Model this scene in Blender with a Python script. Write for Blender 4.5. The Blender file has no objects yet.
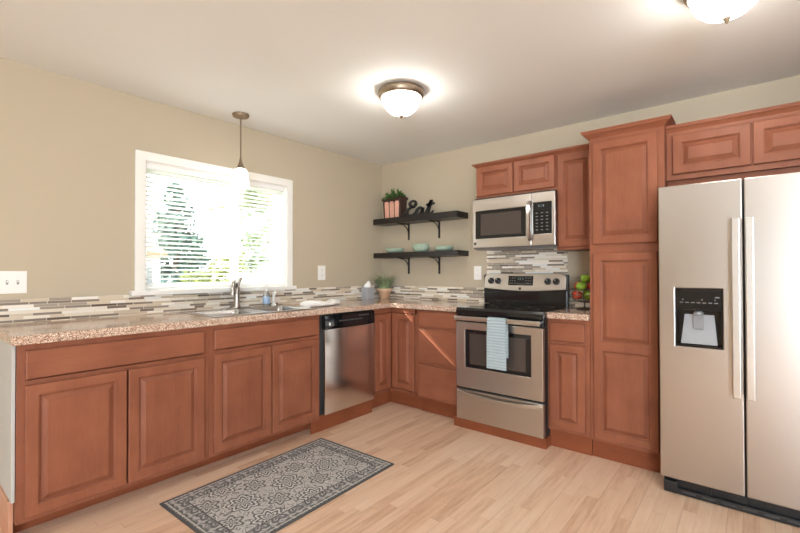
import bpy, bmesh, math, random
from mathutils import Vector, Matrix

random.seed(7)
SC = bpy.context.scene
COL = SC.collection
PI = math.pi

# ------------------------------------------------------------------ camera
cam_d = bpy.data.cameras.new('camera')
cam = bpy.data.objects.new('camera', cam_d)
COL.objects.link(cam)
SC.camera = cam
YAW, PIT, ROL, FPX = 0.6914, 0.0096, -0.0025, 424.35
fw0 = Vector((-math.sin(YAW), math.cos(YAW), 0)); rt0 = Vector((math.cos(YAW), math.sin(YAW), 0)); up0 = Vector((0, 0, 1))
fwd = fw0 * math.cos(PIT) + up0 * math.sin(PIT)
upv = -fw0 * math.sin(PIT) + up0 * math.cos(PIT)
rgt = rt0 * math.cos(ROL) + upv * math.sin(ROL)
upr = -rt0 * math.sin(ROL) + upv * math.cos(ROL)
cam.matrix_world = Matrix((
    (rgt.x, upr.x, -fwd.x, 3.3721), (rgt.y, upr.y, -fwd.y, -3.7387),
    (rgt.z, upr.z, -fwd.z, 1.2803), (0, 0, 0, 1)))
cam_d.sensor_fit = 'HORIZONTAL'
cam_d.sensor_width = 36.0
cam_d.lens = FPX / 800 * 36.0
cam_d.shift_y = 1.3 / 800
cam_d.clip_start = 0.05
cam_d.clip_end = 200

# ------------------------------------------------------------------ world, sun, added area fill from behind the camera
world = bpy.data.worlds.new('sky'); SC.world = world
world.use_nodes = True
wn = world.node_tree; wn.nodes.clear()
w_out = wn.nodes.new('ShaderNodeOutputWorld'); w_bg = wn.nodes.new('ShaderNodeBackground')
w_geo = wn.nodes.new('ShaderNodeTexCoord'); w_sep = wn.nodes.new('ShaderNodeSeparateXYZ')
w_ramp = wn.nodes.new('ShaderNodeValToRGB')
wn.links.new(w_geo.outputs['Generated'], w_sep.inputs[0])
wn.links.new(w_sep.outputs['Z'], w_ramp.inputs[0])
w_ramp.color_ramp.elements[0].position = 0.0; w_ramp.color_ramp.elements[0].color = (0.93, 0.95, 0.97, 1)
w_ramp.color_ramp.elements[1].position = 0.8; w_ramp.color_ramp.elements[1].color = (0.70, 0.83, 1.0, 1)
wn.links.new(w_ramp.outputs[0], w_bg.inputs[0]); wn.links.new(w_bg.outputs[0], w_out.inputs[0])
w_bg.inputs[1].default_value = 3.4

sun_d = bpy.data.lights.new('sun', 'SUN'); sun = bpy.data.objects.new('sun', sun_d); COL.objects.link(sun)
sun_d.energy = 13.0; sun_d.angle = 0.003; sun_d.color = (1.0, 0.93, 0.82)
SUN_DIR = Vector((0.92, 1.0, -0.70)).normalized()
sun.rotation_euler = SUN_DIR.to_track_quat('-Z', 'Y').to_euler()

def area(name, loc, direction, sx, sy, energy, color):
    d = bpy.data.lights.new(name, 'AREA'); o = bpy.data.objects.new(name, d); COL.objects.link(o)
    d.shape = 'RECTANGLE'; d.size = sx; d.size_y = sy; d.energy = energy; d.color = color
    o.location = loc; o.rotation_euler = Vector(direction).to_track_quat('-Z', 'Z').to_euler()
    return o
area('added_fill_rear', (5.60, -7.28, 1.10), (-0.45, 1, 0.15), 1.3, 2.1, 155, (0.82, 0.99, 1.16))  # added fill light, set in an invented opening behind the camera
area('added_fill_side', (6.48, -4.6, 1.35), (-1, 0.1, 0.0), 2.6, 1.5, 24, (0.80, 0.99, 1.19))  # added fill light in an invented side opening, out of view

SC.view_settings.view_transform = 'Standard'
SC.view_settings.look = 'None'
SC.view_settings.gamma = 1.0
SC.view_settings.use_curve_mapping = False
SC.view_settings.exposure = 0.74
SC.cycles.use_denoising = True
SC.cycles.max_bounces = 10
SC.cycles.diffuse_bounces = 6
SC.cycles.glossy_bounces = 5
SC.cycles.transparent_max_bounces = 12
SC.cycles.caustics_reflective = False
SC.cycles.caustics_refractive = False
SC.cycles.sample_clamp_indirect = 6.0

# ------------------------------------------------------------------ node helpers
class NT:
    """Tiny expression builder for shader nodes."""
    def __init__(s, name):
        s.m = bpy.data.materials.new(name); s.m.use_nodes = True
        s.t = s.m.node_tree; s.t.nodes.clear()
        s.out = s.t.nodes.new('ShaderNodeOutputMaterial')
    def n(s, kind, **kw):
        nd = s.t.nodes.new('ShaderNode' + kind)
        for k, v in kw.items(): setattr(nd, k, v)
        return nd
    def put(s, sock, v):
        if v is None: return
        if isinstance(v, bpy.types.NodeSocket): s.t.links.new(v, sock)
        elif isinstance(v, (tuple, list)) and len(v) == 3 and sock.type == 'RGBA': sock.default_value = (*v, 1)
        else: sock.default_value = v
    def math(s, op, a, b=None, c=None, clamp=False):
        nd = s.n('Math', operation=op); nd.use_clamp = clamp
        for i, v in enumerate((a, b, c)):
            if v is not None: s.put(nd.inputs[i], v)
        return nd.outputs[0]
    def mix(s, f, a, b, blend='MIX'):
        nd = s.n('Mix', data_type='RGBA', blend_type=blend)
        s.put(nd.inputs[0], f); s.put(nd.inputs[6], a); s.put(nd.inputs[7], b)
        return nd.outputs[2]
    def ramp(s, f, stops, interp='LINEAR'):
        nd = s.n('ValToRGB'); cr = nd.color_ramp; cr.interpolation = interp
        while len(cr.elements) > 1: cr.elements.remove(cr.elements[-1])
        cr.elements[0].position = stops[0][0]; cr.elements[0].color = (*stops[0][1], 1)
        for p, c in stops[1:]:
            e = cr.elements.new(p); e.color = (*c, 1)
        s.put(nd.inputs[0], f); return nd.outputs[0]
    def obj(s): return s.n('TexCoord').outputs['Object']
    def sep(s, v):
        nd = s.n('SeparateXYZ'); s.put(nd.inputs[0], v); return nd.outputs[0], nd.outputs[1], nd.outputs[2]
    def comb(s, x, y, z):
        nd = s.n('CombineXYZ')
        for i, v in enumerate((x, y, z)): s.put(nd.inputs[i], v)
        return nd.outputs[0]
    def scale(s, v, sc):
        nd = s.n('Mapping'); s.put(nd.inputs['Vector'], v); nd.inputs['Scale'].default_value = sc; return nd.outputs[0]
    def noise(s, v, sc, det=4, rough=0.55):
        nd = s.n('TexNoise'); s.put(nd.inputs['Vector'], v); nd.inputs['Scale'].default_value = sc
        nd.inputs['Detail'].default_value = det; nd.inputs['Roughness'].default_value = rough
        return nd.outputs[0]
    def vor(s, v, sc, out='Color', feat='F1'):
        nd = s.n('TexVoronoi', feature=feat); s.put(nd.inputs['Vector'], v); nd.inputs['Scale'].default_value = sc
        return nd.outputs[out]
    def bump(s, h, st, dist=0.002):
        nd = s.n('Bump'); nd.inputs['Strength'].default_value = st; nd.inputs['Distance'].default_value = dist
        s.put(nd.inputs['Height'], h); return nd.outputs[0]
    def bsdf(s, col, rough=0.5, metal=0.0, normal=None, **kw):
        b = s.n('BsdfPrincipled')
        s.put(b.inputs['Base Color'], col); s.put(b.inputs['Roughness'], rough); s.put(b.inputs['Metallic'], metal)
        if normal is not None: s.put(b.inputs['Normal'], normal)
        for k, v in kw.items(): s.put(b.inputs[k.replace('_', ' ')], v)
        s.t.links.new(b.outputs[0], s.out.inputs[0]); return s.m

def srgb(r, g, b):
    f = lambda c: c / 12.92 if c <= 0.04045 else ((c + 0.055) / 1.055) ** 2.4
    return (f(r / 255), f(g / 255), f(b / 255))

def plain(name, col, rough=0.5, metal=0.0, var=0.04, sc=40, **kw):
    t = NT(name); nz = t.noise(t.obj(), sc, 2)
    lo = tuple(c * (1 - var) for c in col); hi = tuple(min(1, c * (1 + var)) for c in col)
    return t.bsdf(t.mix(nz, lo, hi), rough, metal, **kw)

def wood(name, c_lo, c_hi, stretch=(14, 14, 1.4), rough=0.42):
    t = NT(name); o = t.obj()
    rnd = t.n('ObjectInfo').outputs['Random']
    nd = t.n('VectorMath', operation='ADD'); t.put(nd.inputs[0], o)
    k = t.math('MULTIPLY', rnd, 7.0); t.put(nd.inputs[1], t.comb(k, k, k)); v = nd.outputs[0]
    fine = t.noise(t.scale(v, tuple(s * 4 for s in stretch)), 2.2, 4, 0.6)
    broad = t.noise(t.scale(v, stretch), 0.8, 3, 0.5)
    blot = t.noise(v, 5.0, 2, 0.5)
    f = t.math('ADD', t.math('MULTIPLY', fine, 0.25), t.math('ADD', t.math('MULTIPLY', broad, 0.35), t.math('MULTIPLY', blot, 0.45)))
    f = t.math('MULTIPLY_ADD', f, 1.5, -0.25, clamp=True)
    return t.bsdf(t.mix(f, c_lo, c_hi), rough, 0, t.bump(fine, 0.04, 0.001), Specular_IOR_Level=0.24)

M = {}
M['wood'] = wood('cherry_stained_maple', srgb(112, 62, 43), srgb(160, 101, 75))
M['wood_h'] = wood('cherry_stained_maple_crosswise', srgb(112, 62, 43), srgb(160, 101, 75), (1.4, 1.4, 14))
M['plinthwood'] = wood('oiled_plinth_board', srgb(112, 58, 36), srgb(152, 88, 58), (1.6, 1.6, 16), 0.42)
M['skirtwood'] = wood('pale_skirting_board', srgb(186, 134, 106), srgb(208, 158, 130), (1.6, 1.6, 16), 0.42)
M['cabinet_inside'] = plain('cabinet_underside', srgb(196, 165, 130), 0.6)

def paint(name, col, bump_sc=180, st=0.06, rough=0.75):
    t = NT(name); o = t.obj(); a = t.noise(o, bump_sc, 3); b = t.noise(o, 1.1, 2)
    return t.bsdf(t.mix(b, tuple(c * 0.975 for c in col), tuple(c * 1.02 for c in col)), rough, 0, t.bump(a, st, 0.002))
M['wall'] = paint('tan_wall_paint', srgb(189, 176, 153))
M['ceiling'] = paint('off_white_ceiling_paint', srgb(233, 234, 231), 90, 0.12, 0.85)
M['panel_grey'] = paint('pale_grey_panel_paint', srgb(190, 189, 184), 200, 0.03, 0.6)
M['trim_white'] = plain('white_trim_paint', srgb(240, 238, 232), 0.35, 0, 0.01)
M['plastic_white'] = plain('white_plastic', srgb(243, 241, 236), 0.3, 0, 0.01)
M['blind'] = plain('white_blind_slat', srgb(240, 240, 238), 0.45, 0, 0.01)

def floor_mat():
    t = NT('light_oak_laminate'); x, y, z = t.sep(t.obj())
    W = 0.064
    col = t.math('FLOOR', t.math('DIVIDE', x, W))
    wn1 = t.n('TexWhiteNoise', noise_dimensions='1D'); t.put(wn1.inputs['W'], col)
    yo = t.math('MULTIPLY_ADD', wn1.outputs['Value'], 1.7, y)
    L = 0.80
    row = t.math('FLOOR', t.math('DIVIDE', yo, L))
    wn2 = t.n('TexWhiteNoise', noise_dimensions='2D'); t.put(wn2.inputs['Vector'], t.comb(col, row, 0.0))
    r = wn2.outputs['Value']
    v = t.comb(t.math('MULTIPLY_ADD', r, 9.0, t.math('MULTIPLY', x, 26.0)), t.math('MULTIPLY', y, 2.2), t.math('MULTIPLY', r, 5.0))
    g = t.noise(v, 1.6, 5, 0.62)
    f = t.math('ADD', t.math('MULTIPLY', r, 0.30), t.math('MULTIPLY', g, 0.72), clamp=True)
    c = t.ramp(f, [(0.2, srgb(192, 148, 116)), (0.5, srgb(226, 193, 165)), (0.85, srgb(238, 213, 190))])
    fx = t.math('FRACT', t.math('DIVIDE', x, W * 3)); seam = t.math('LESS_THAN', fx, 0.012)
    fx1 = t.math('FRACT', t.math('DIVIDE', x, W)); fy1 = t.math('FRACT', t.math('DIVIDE', yo, L))
    thin = t.math('MAXIMUM', t.math('LESS_THAN', fx1, 0.02), t.math('LESS_THAN', fy1, 0.004))
    c = t.mix(t.math('MULTIPLY', thin, 0.34), c, srgb(160, 118, 86)); c = t.mix(t.math('MULTIPLY', seam, 0.4), c, srgb(140, 100, 70))
    return t.bsdf(c, t.math('MULTIPLY_ADD', g, 0.12, 0.27), 0)
M['floor'] = floor_mat()

def granite():
    t = NT('speckled_granite_laminate'); o = t.obj()
    v1 = t.vor(o, 165); r1 = t.sep(v1)[0]
    v2 = t.vor(o, 330); r2 = t.sep(v2)[1]
    big = t.noise(o, 14, 3)
    c = t.ramp(t.math('MULTIPLY_ADD', big, 0.35, t.math('MULTIPLY', r1, 0.7)),
               [(0.0, srgb(126, 98, 84)), (0.22, srgb(166, 132, 112)), (0.42, srgb(194, 160, 138)), (0.62, srgb(210, 182, 160)), (0.82, srgb(226, 206, 188))], 'CONSTANT')
    c = t.mix(t.math('LESS_THAN', r2, 0.10), c, srgb(84, 68, 60))
    c = t.mix(t.math('GREATER_THAN', r2, 0.90), c, srgb(240, 226, 208))
    return t.bsdf(c, 0.11)
M['granite'] = granite()

def tile(name, axis):
    t = NT(name); x, y, z = t.sep(t.obj()); u = (x, y)[axis]
    Pp = 0.0345
    p = t.math('DIVIDE', z, Pp); fr = t.math('FRACT', p)
    hi = t.math('GREATER_THAN', fr, 0.54)
    row = t.math('MULTIPLY_ADD', t.math('FLOOR', p), 2.0, hi)
    def cells(sc):
        W = t.math('MULTIPLY_ADD', row, 17.31, t.math('MULTIPLY', u, sc))
        a = t.n('TexVoronoi', voronoi_dimensions='1D', feature='F1'); t.put(a.inputs['W'], W); a.inputs['Scale'].default_value = 1
        b = t.n('TexVoronoi', voronoi_dimensions='1D', feature='DISTANCE_TO_EDGE'); t.put(b.inputs['W'], W); b.inputs['Scale'].default_value = 1
        return t.sep(a.outputs['Color']), b.outputs['Distance']
    (r, g, b), edge = cells(8.0)
    thin = t.ramp(r, [(0, srgb(136, 124, 112)), (0.20, srgb(233, 234, 231)), (0.34, srgb(150, 138, 124)), (0.5, srgb(100, 88, 78)), (0.58, srgb(206, 190, 166)), (0.76, srgb(132, 118, 106)), (0.88, srgb(238, 232, 222))], 'CONSTANT')
    wide = t.ramp(r, [(0, srgb(226, 216, 198)), (0.26, srgb(164, 152, 138)), (0.40, srgb(240, 234, 224)), (0.58, srgb(208, 194, 172)), (0.74, srgb(122, 110, 100)), (0.80, srgb(230, 222, 208))], 'CONSTANT')
    c = t.mix(hi, wide, thin)
    mott = t.noise(t.scale(t.obj(), (1, 1, 3)), 60, 3)
    c = t.mix(0.18, c, t.mix(mott, (0.25, 0.2, 0.16), (0.95, 0.92, 0.88)), 'SOFT_LIGHT')
    # grout lines
    f2 = t.math('SUBTRACT', fr, t.math('MULTIPLY', hi, 0.54))
    gl = t.math('MAXIMUM', t.math('LESS_THAN', f2, 0.045), t.math('LESS_THAN', edge, 0.014))
    c = t.mix(gl, c, srgb(222, 212, 196))
    rough = t.math('MULTIPLY_ADD', g, 0.35, 0.12)
    return t.bsdf(c, t.math('MAXIMUM', rough, t.math('MULTIPLY', gl, 0.8)), 0, t.bump(t.math('SUBTRACT', 1.0, gl), 0.3, 0.001))
M['tile_y'] = tile('mosaic_tile_window_wall', 1)
M['tile_x'] = tile('mosaic_tile_range_wall', 0)

def steel(name, col=(0.66, 0.64, 0.61), rough=0.3, stretch=(2, 2, 160)):
    t = NT(name); nz = t.noise(t.scale(t.obj(), stretch), 3, 3)
    return t.bsdf(t.mix(nz, tuple(c * .985 for c in col), tuple(c * 1.015 for c in col)), t.math('MULTIPLY_ADD', nz, 0.025, rough - 0.012), 1.0)
M['steel'] = steel('brushed_stainless', (0.58, 0.55, 0.52), 0.30)
M['steel_v'] = steel('brushed_stainless_upright', (0.70, 0.66, 0.62), 0.17, (160, 160, 2))
M['steel_fridge'] = plain('brushed_stainless_refrigerator', (0.52, 0.487, 0.455), 0.28, 1.0, 0.008, 6)
M['steel_bright'] = plain('polished_stainless', (0.62, 0.60, 0.57), 0.28, 1.0)
M['sinksteel'] = steel('satin_sink_steel', (0.50, 0.49, 0.48), 0.24)
M['nickel'] = plain('brushed_nickel', (0.46, 0.43, 0.40), 0.26, 1.0)
M['bronze'] = plain('brushed_bronze', srgb(150, 132, 112), 0.38, 0.9)
M['black_gloss'] = plain('black_glass', (0.008, 0.008, 0.009), 0.06)
M['black_plastic'] = plain('black_plastic', (0.014, 0.014, 0.015), 0.3)
M['black_matte'] = plain('matte_black_enamel', (0.022, 0.021, 0.02), 0.55)
M['dark_grey'] = plain('dark_grey_plastic', (0.055, 0.055, 0.055), 0.42)
M['mid_grey'] = plain('grey_plastic', (0.22, 0.22, 0.23), 0.35)
M['silver_plastic'] = plain('silver_plastic', (0.34, 0.355, 0.38), 0.3, 0.3)
M['legend'] = plain('printed_grey_legend', (0.16, 0.16, 0.16), 0.5)
M['oven_glass'] = plain('tinted_oven_glass', (0.06, 0.048, 0.042), 0.1)
M['oven_inside'] = plain('oven_cavity_enamel', (0.05, 0.042, 0.036), 0.4)
M['shelf'] = wood('espresso_stained_board', (0.018, 0.014, 0.012), (0.036, 0.029, 0.025), (1.4, 14, 14), 0.3)
M['iron'] = plain('black_wrought_iron', (0.016, 0.014, 0.013), 0.45, 0.2)
M['sage'] = plain('sage_green_glaze', srgb(172, 192, 172), 0.2, 0, 0.05)
M['copper_pink'] = plain('pale_copper_paint', srgb(226, 172, 150), 0.4, 0.0, 0.1)
M['planter_dark'] = plain('dark_brown_planter', (0.05, 0.024, 0.017), 0.5)
M['terracotta'] = plain('pale_terracotta', srgb(214, 178, 146), 0.7)
M['soil'] = plain('potting_soil', (0.035, 0.024, 0.016), 0.95)
M['tissue_box'] = plain('slate_blue_box', srgb(168, 171, 178), 0.5)
M['tissue'] = plain('white_tissue', srgb(246, 246, 244), 0.8)
M['towel_blue'] = None
M['cloth_white'] = plain('white_cotton', srgb(244, 242, 238), 0.85)
M['label_blue'] = plain('blue_soap', srgb(166, 192, 222), 0.3)
M['wire'] = plain('dark_basket_wire', (0.12, 0.10, 0.08), 0.35, 0.8)
M['stem'] = plain('brown_stem', (0.06, 0.04, 0.02), 0.7)

def towel():
    t = NT('pale_blue_ribbed_towel'); x, y, z = t.sep(t.obj())
    w = t.math('SINE', t.math('MULTIPLY', z, 2 * PI / 0.022)); nz = t.noise(t.obj(), 220, 3)
    c = t.mix(t.math('MULTIPLY_ADD', w, 0.3, 0.5, clamp=True), srgb(146, 164, 170), srgb(178, 192, 197))
    return t.bsdf(c, 0.9, 0, t.bump(t.math('ADD', w, nz), 0.5, 0.003))
M['towel_blue'] = towel()

def leaf(name, a, b, sc=25):
    t = NT(name); nz = t.noise(t.obj(), sc, 2)
    return t.bsdf(t.mix(nz, a, b), 0.5)
M['leaf'] = leaf('deep_green_leaf', (0.025, 0.07, 0.012), (0.09, 0.19, 0.035))
M['grass'] = leaf('grey_green_blade', (0.14, 0.21, 0.10), (0.38, 0.45, 0.26))
M['conifer'] = leaf('conifer_needles', (0.08, 0.14, 0.115), (0.16, 0.24, 0.19), 3)
M['birch'] = leaf('light_tree_leaf', (0.26, 0.34, 0.18), (0.42, 0.48, 0.30), 3)
M['shrub'] = leaf('yellow_green_shrub', (0.20, 0.24, 0.06), (0.36, 0.38, 0.14), 3)
M['birch_bark'] = plain('pale_birch_bark', (0.55, 0.53, 0.50), 0.8)
M['bark'] = plain('tree_bark', (0.12, 0.09, 0.07), 0.9)
M['lawn'] = leaf('lawn', (0.18, 0.22, 0.10), (0.32, 0.34, 0.2), 2)
M['siding'] = None
def siding():
    t = NT('white_lap_siding'); z = t.sep(t.obj())[2]
    f = t.math('LESS_THAN', t.math('FRACT', t.math('DIVIDE', z, 0.16)), 0.12)
    return t.bsdf(t.mix(f, srgb(232, 232, 230), srgb(150, 150, 152)), 0.6)
M['siding'] = siding()
M['roof'] = plain('tan_roof', srgb(160, 130, 105), 0.9)
def apple(name, a, b):
    t = NT(name); nz = t.noise(t.obj(), 18, 3)
    return t.bsdf(t.mix(nz, a, b), 0.22)
M['apple_green'] = apple('green_apple_skin', srgb(122, 168, 40), srgb(160, 196, 70))
M['apple_red'] = apple('red_apple_skin', srgb(170, 36, 30), srgb(206, 92, 60))

def emit(name, col, strength):
    t = NT(name); e = t.n('Emission'); t.put(e.inputs[0], col); e.inputs[1].default_value = strength
    nz = t.noise(t.obj(), 8, 1); t.put(e.inputs[0], t.mix(nz, tuple(c * 0.98 for c in col), col))
    t.t.links.new(e.outputs[0], t.out.inputs[0]); return t.m
M['lamp_glass'] = emit('lit_frosted_glass', (1.0, 0.965, 0.91), 23.0)
M['pendant_glass'] = emit('lit_opal_glass', (1.0, 0.95, 0.86), 3.5)
M['clock'] = emit('dim_clock_digits', (0.7, 0.9, 0.85), 0.25)

def clear(name, tint=(1, 1, 1), amount=0.06, rough=0.02):
    t = NT(name); a = t.n('BsdfTransparent'); b = t.n('BsdfGlossy'); mx = t.n('MixShader'); lw = t.n('LayerWeight')
    lw.inputs[0].default_value = 0.2; t.put(a.inputs[0], tint); b.inputs['Roughness'].default_value = rough
    t.put(mx.inputs[0], t.math('MULTIPLY_ADD', lw.outputs['Fresnel'], 0.5, amount, clamp=True))
    t.t.links.new(a.outputs[0], mx.inputs[1]); t.t.links.new(b.outputs[0], mx.inputs[2]); t.t.links.new(mx.outputs[0], t.out.inputs[0])
    return t.m
M['glass'] = clear('window_glass', (0.97, 0.98, 0.98), 0.02)
M['bottle_plastic'] = clear('clear_bottle_plastic', (0.86, 0.92, 0.97), 0.3, 0.35)

def rug_mat(L, Wd):
    """u along x (width), v along y (length), origin at the rug's middle."""
    t = NT('grey_medallion_rug'); x, y, z = t.sep(t.obj())
    ax = t.math('ABSOLUTE', x); ay = t.math('ABSOLUTE', y)
    d = t.math('MINIMUM', t.math('SUBTRACT', Wd / 2, ax), t.math('SUBTRACT', L / 2, ay))
    def medal(cx, cy, ox, oy, petals, size):
        px = t.math('SUBTRACT', t.math('MULTIPLY', t.math('FRACT', t.math('ADD', t.math('DIVIDE', x, cx), ox)), cx), cx / 2)
        py = t.math('SUBTRACT', t.math('MULTIPLY', t.math('FRACT', t.math('ADD', t.math('DIVIDE', y, cy), oy)), cy), cy / 2)
        r = t.math('SQRT', t.math('ADD', t.math('MULTIPLY', px, px), t.math('MULTIPLY', py, py)))
        th = t.math('ARCTAN2', py, px)
        pet = t.math('COSINE', t.math('MULTIPLY', th, petals))
        rr = t.math('MULTIPLY_ADD', pet, 0.012, r)
        rings = t.math('SINE', t.math('MULTIPLY', rr, 2 * PI / 0.031))
        inside = t.math('LESS_THAN', rr, size)
        return rings, inside, pet, rr
    r1, i1, p1, q1 = medal(0.245, 0.30, 0.5, 0.5, 8, 0.088)
    r2, i2, p2, q2 = medal(0.245, 0.30, 0.0, 0.0, 6, 0.072)
    swirl = t.noise(t.obj(), 24, 1, 0.5)
    cell = t.vor(t.obj(), 17, 'Distance')
    wv = t.math('MULTIPLY', t.math('SINE', t.math('MULTIPLY', swirl, 16.0)), 0.45); wv = t.math('MULTIPLY_ADD', t.math('SINE', t.math('MULTIPLY', cell, 16.0)), 0.75, wv)
    vine = t.math('GREATER_THAN', wv, 0.25)
    light = srgb(204, 203, 200); mid = srgb(118, 117, 116); dark = srgb(98, 99, 100)
    c = t.mix(vine, srgb(192, 191, 189), mid)
    c = t.mix(t.math('GREATER_THAN', wv, 0.86), c, light)
    m1 = t.mix(t.math('GREATER_THAN', r1, 0.05), dark, light)
    m2 = t.mix(t.math('GREATER_THAN', r2, 0.0), srgb(108, 108, 107), srgb(190, 189, 186))
    c = t.mix(i2, c, m2); c = t.mix(i1, c, m1)
    # border band with its own motifs
    r3, i3, p3, q3 = medal(0.105, 0.1086, 0.0, 0.0, 4, 0.050)
    bcol = t.mix(t.math('MULTIPLY', i3, t.math('GREATER_THAN', r3, -0.2)), t.mix(vine, srgb(182, 182, 180), srgb(138, 138, 138)), srgb(104, 105, 106))
    inb = t.math('LESS_THAN', d, 0.105); c = t.mix(inb, c, bcol)
    ln = t.math('LESS_THAN', t.math('ABSOLUTE', t.math('SUBTRACT', d, 0.107)), 0.003); c = t.mix(ln, c, srgb(78, 78, 78))
    ln2 = t.math('LESS_THAN', t.math('ABSOLUTE', t.math('SUBTRACT', d, 0.026)), 0.003); c = t.mix(ln2, c, srgb(200, 198, 192))
    c = t.mix(t.math('LESS_THAN', d, 0.016), c, srgb(84, 86, 86))
    pile = t.noise(t.obj(), 400, 2)
    return t.bsdf(c, 0.95, 0, t.bump(pile, 0.5, 0.003))

# ------------------------------------------------------------------ mesh helpers
class MB:
    def __init__(s): s.v = []; s.f = []
    def add(s, vs, fs):
        b = len(s.v); s.v.extend(tuple(v) for v in vs); s.f.extend(tuple(i + b for i in f) for f in fs); return s
    def box(s, x0, x1, y0, y1, z0, z1):
        vs = [(x, y, z) for x in (x0, x1) for y in (y0, y1) for z in (z0, z1)]
        return s.add(vs, [(0, 1, 3, 2), (4, 6, 7, 5), (0, 4, 5, 1), (2, 3, 7, 6), (0, 2, 6, 4), (1, 5, 7, 3)])
    def loft(s, rings, cap0=True, cap1=True, closed=True):
        b = len(s.v); n = len(rings[0])
        for r in rings: s.v.extend(tuple(p) for p in r)
        for k in range(len(rings) - 1):
            for i in range(n if closed else n - 1):
                j = (i + 1) % n; s.f.append((b + k * n + i, b + k * n + j, b + (k + 1) * n + j, b + (k + 1) * n + i))
        if cap0: s.f.append(tuple(b + i for i in reversed(range(n))))
        if cap1: s.f.append(tuple(b + (len(rings) - 1) * n + i for i in range(n)))
        return s
    def lathe(s, prof, c=(0, 0, 0), seg=32, axis='z', caps=True):
        rings = []
        for r, h in prof:
            ring = []
            for i in range(seg):
                a = 2 * PI * i / seg; p = (r * math.cos(a), r * math.sin(a))
                if axis == 'z': q = (c[0] + p[0], c[1] + p[1], c[2] + h)
                elif axis == 'y': q = (c[0] + p[0], c[1] + h, c[2] + p[1])
                else: q = (c[0] + h, c[1] + p[0], c[2] + p[1])
                ring.append(q)
            rings.append(ring)
        return s.loft(rings, caps, caps)
    def tube(s, pts, r, seg=8, squash=None):
        pts = [Vector(p) for p in pts]; rs = r if isinstance(r, (list, tuple)) else [r] * len(pts)
        rings = []; ref = None
        for i, p in enumerate(pts):
            d = (pts[min(i + 1, len(pts) - 1)] - pts[max(i - 1, 0)])
            if d.length < 1e-9: d = Vector((0, 0, 1))
            d.normalize()
            if ref is None: ref = d.orthogonal().normalized()
            a = (ref - d * ref.dot(d))
            if a.length < 1e-6: a = d.orthogonal()
            a.normalize(); ref = a; b = d.cross(a)
            ring = []
            for k in range(seg):
                t = 2 * PI * k / seg; off = a * math.cos(t) * rs[i] + b * math.sin(t) * rs[i]
                if squash: off = Vector((off.x * squash[0], off.y * squash[1], off.z * squash[2]))
                ring.append(p + off)
            rings.append(ring)
        return s.loft(rings)
    def prism(s, poly, axis, a, b):
        """poly: 2D outline; axis 'x' -> (y,z), 'y' -> (x,z), 'z' -> (x,y), from a to b"""
        def P(p, h): return {'x': (h, p[0], p[1]), 'y': (p[0], h, p[1]), 'z': (p[0], p[1], h)}[axis]
        return s.loft([[P(p, a) for p in poly], [P(p, b) for p in poly]])
    def grid(s, us, vs, filled, w0, w1, mp):
        """slab of rectangular cells with holes; mp(u,v,w) -> xyz"""
        def F(i, j): return 0 <= i < len(us) - 1 and 0 <= j < len(vs) - 1 and filled(i, j)
        idx = {}
        def V(i, j, k):
            if (i, j, k) not in idx:
                idx[(i, j, k)] = len(s.v); s.v.append(tuple(mp(us[i], vs[j], (w0, w1)[k])))
            return idx[(i, j, k)]
        for i in range(len(us) - 1):
            for j in range(len(vs) - 1):
                if not F(i, j): continue
                s.f.append((V(i, j, 0), V(i, j + 1, 0), V(i + 1, j + 1, 0), V(i + 1, j, 0)))
                s.f.append((V(i, j, 1), V(i + 1, j, 1), V(i + 1, j + 1, 1), V(i, j + 1, 1)))
                if not F(i - 1, j): s.f.append((V(i, j, 0), V(i, j, 1), V(i, j + 1, 1), V(i, j + 1, 0)))
                if not F(i + 1, j): s.f.append((V(i + 1, j, 0), V(i + 1, j + 1, 0), V(i + 1, j + 1, 1), V(i + 1, j, 1)))
                if not F(i, j - 1): s.f.append((V(i, j, 0), V(i + 1, j, 0), V(i + 1, j, 1), V(i, j, 1)))
                if not F(i, j + 1): s.f.append((V(i, j + 1, 0), V(i, j + 1, 1), V(i + 1, j + 1, 1), V(i + 1, j + 1, 0)))
        return s
    def sphere(s, c, r, seg=20, rings=12, sc=(1, 1, 1)):
        prof = [(max(1e-4, math.sin(PI * k / rings)), -math.cos(PI * k / rings)) for k in range(rings + 1)]
        return s.loft([[(c[0] + sc[0] * r * p * math.cos(2 * PI * i / seg), c[1] + sc[1] * r * p * math.sin(2 * PI * i / seg), c[2] + sc[2] * r * h) for i in range(seg)] for p, h in prof])
    def build(s, name, mat, parent=None, bevel=0, smooth=False, segs=2, angle=40):
        org = Vector((0, 0, 0))
        if parent is not None:
            q = parent
            while q is not None: org += q.location; q = q.parent
        me = bpy.data.meshes.new(name)
        me.from_pydata([tuple(Vector(v) - org) for v in s.v], [], s.f)
        bm = bmesh.new(); bm.from_mesh(me)
        bmesh.ops.recalc_face_normals(bm, faces=bm.faces)
        bm.to_mesh(me); bm.free(); me.update()
        o = bpy.data.objects.new(name, me); COL.objects.link(o)
        me.materials.append(M[mat] if isinstance(mat, str) else mat)
        if parent is not None: o.parent = parent
        if smooth:
            for p in me.polygons: p.use_smooth = True
            try: me.set_sharp_from_angle(angle=math.radians(angle))
            except Exception: pass
        if bevel:
            b = o.modifiers.new('edge', 'BEVEL'); b.width = bevel; b.segments = segs; b.limit_method = 'ANGLE'; b.angle_limit = math.radians(50)
            b.harden_normals = False
        return o

def box(name, mat, parent, x0, x1, y0, y1, z0, z1, bevel=0.0, segs=2):
    return MB().box(x0, x1, y0, y1, z0, z1).build(name, mat, parent, bevel, segs=segs)

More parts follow.
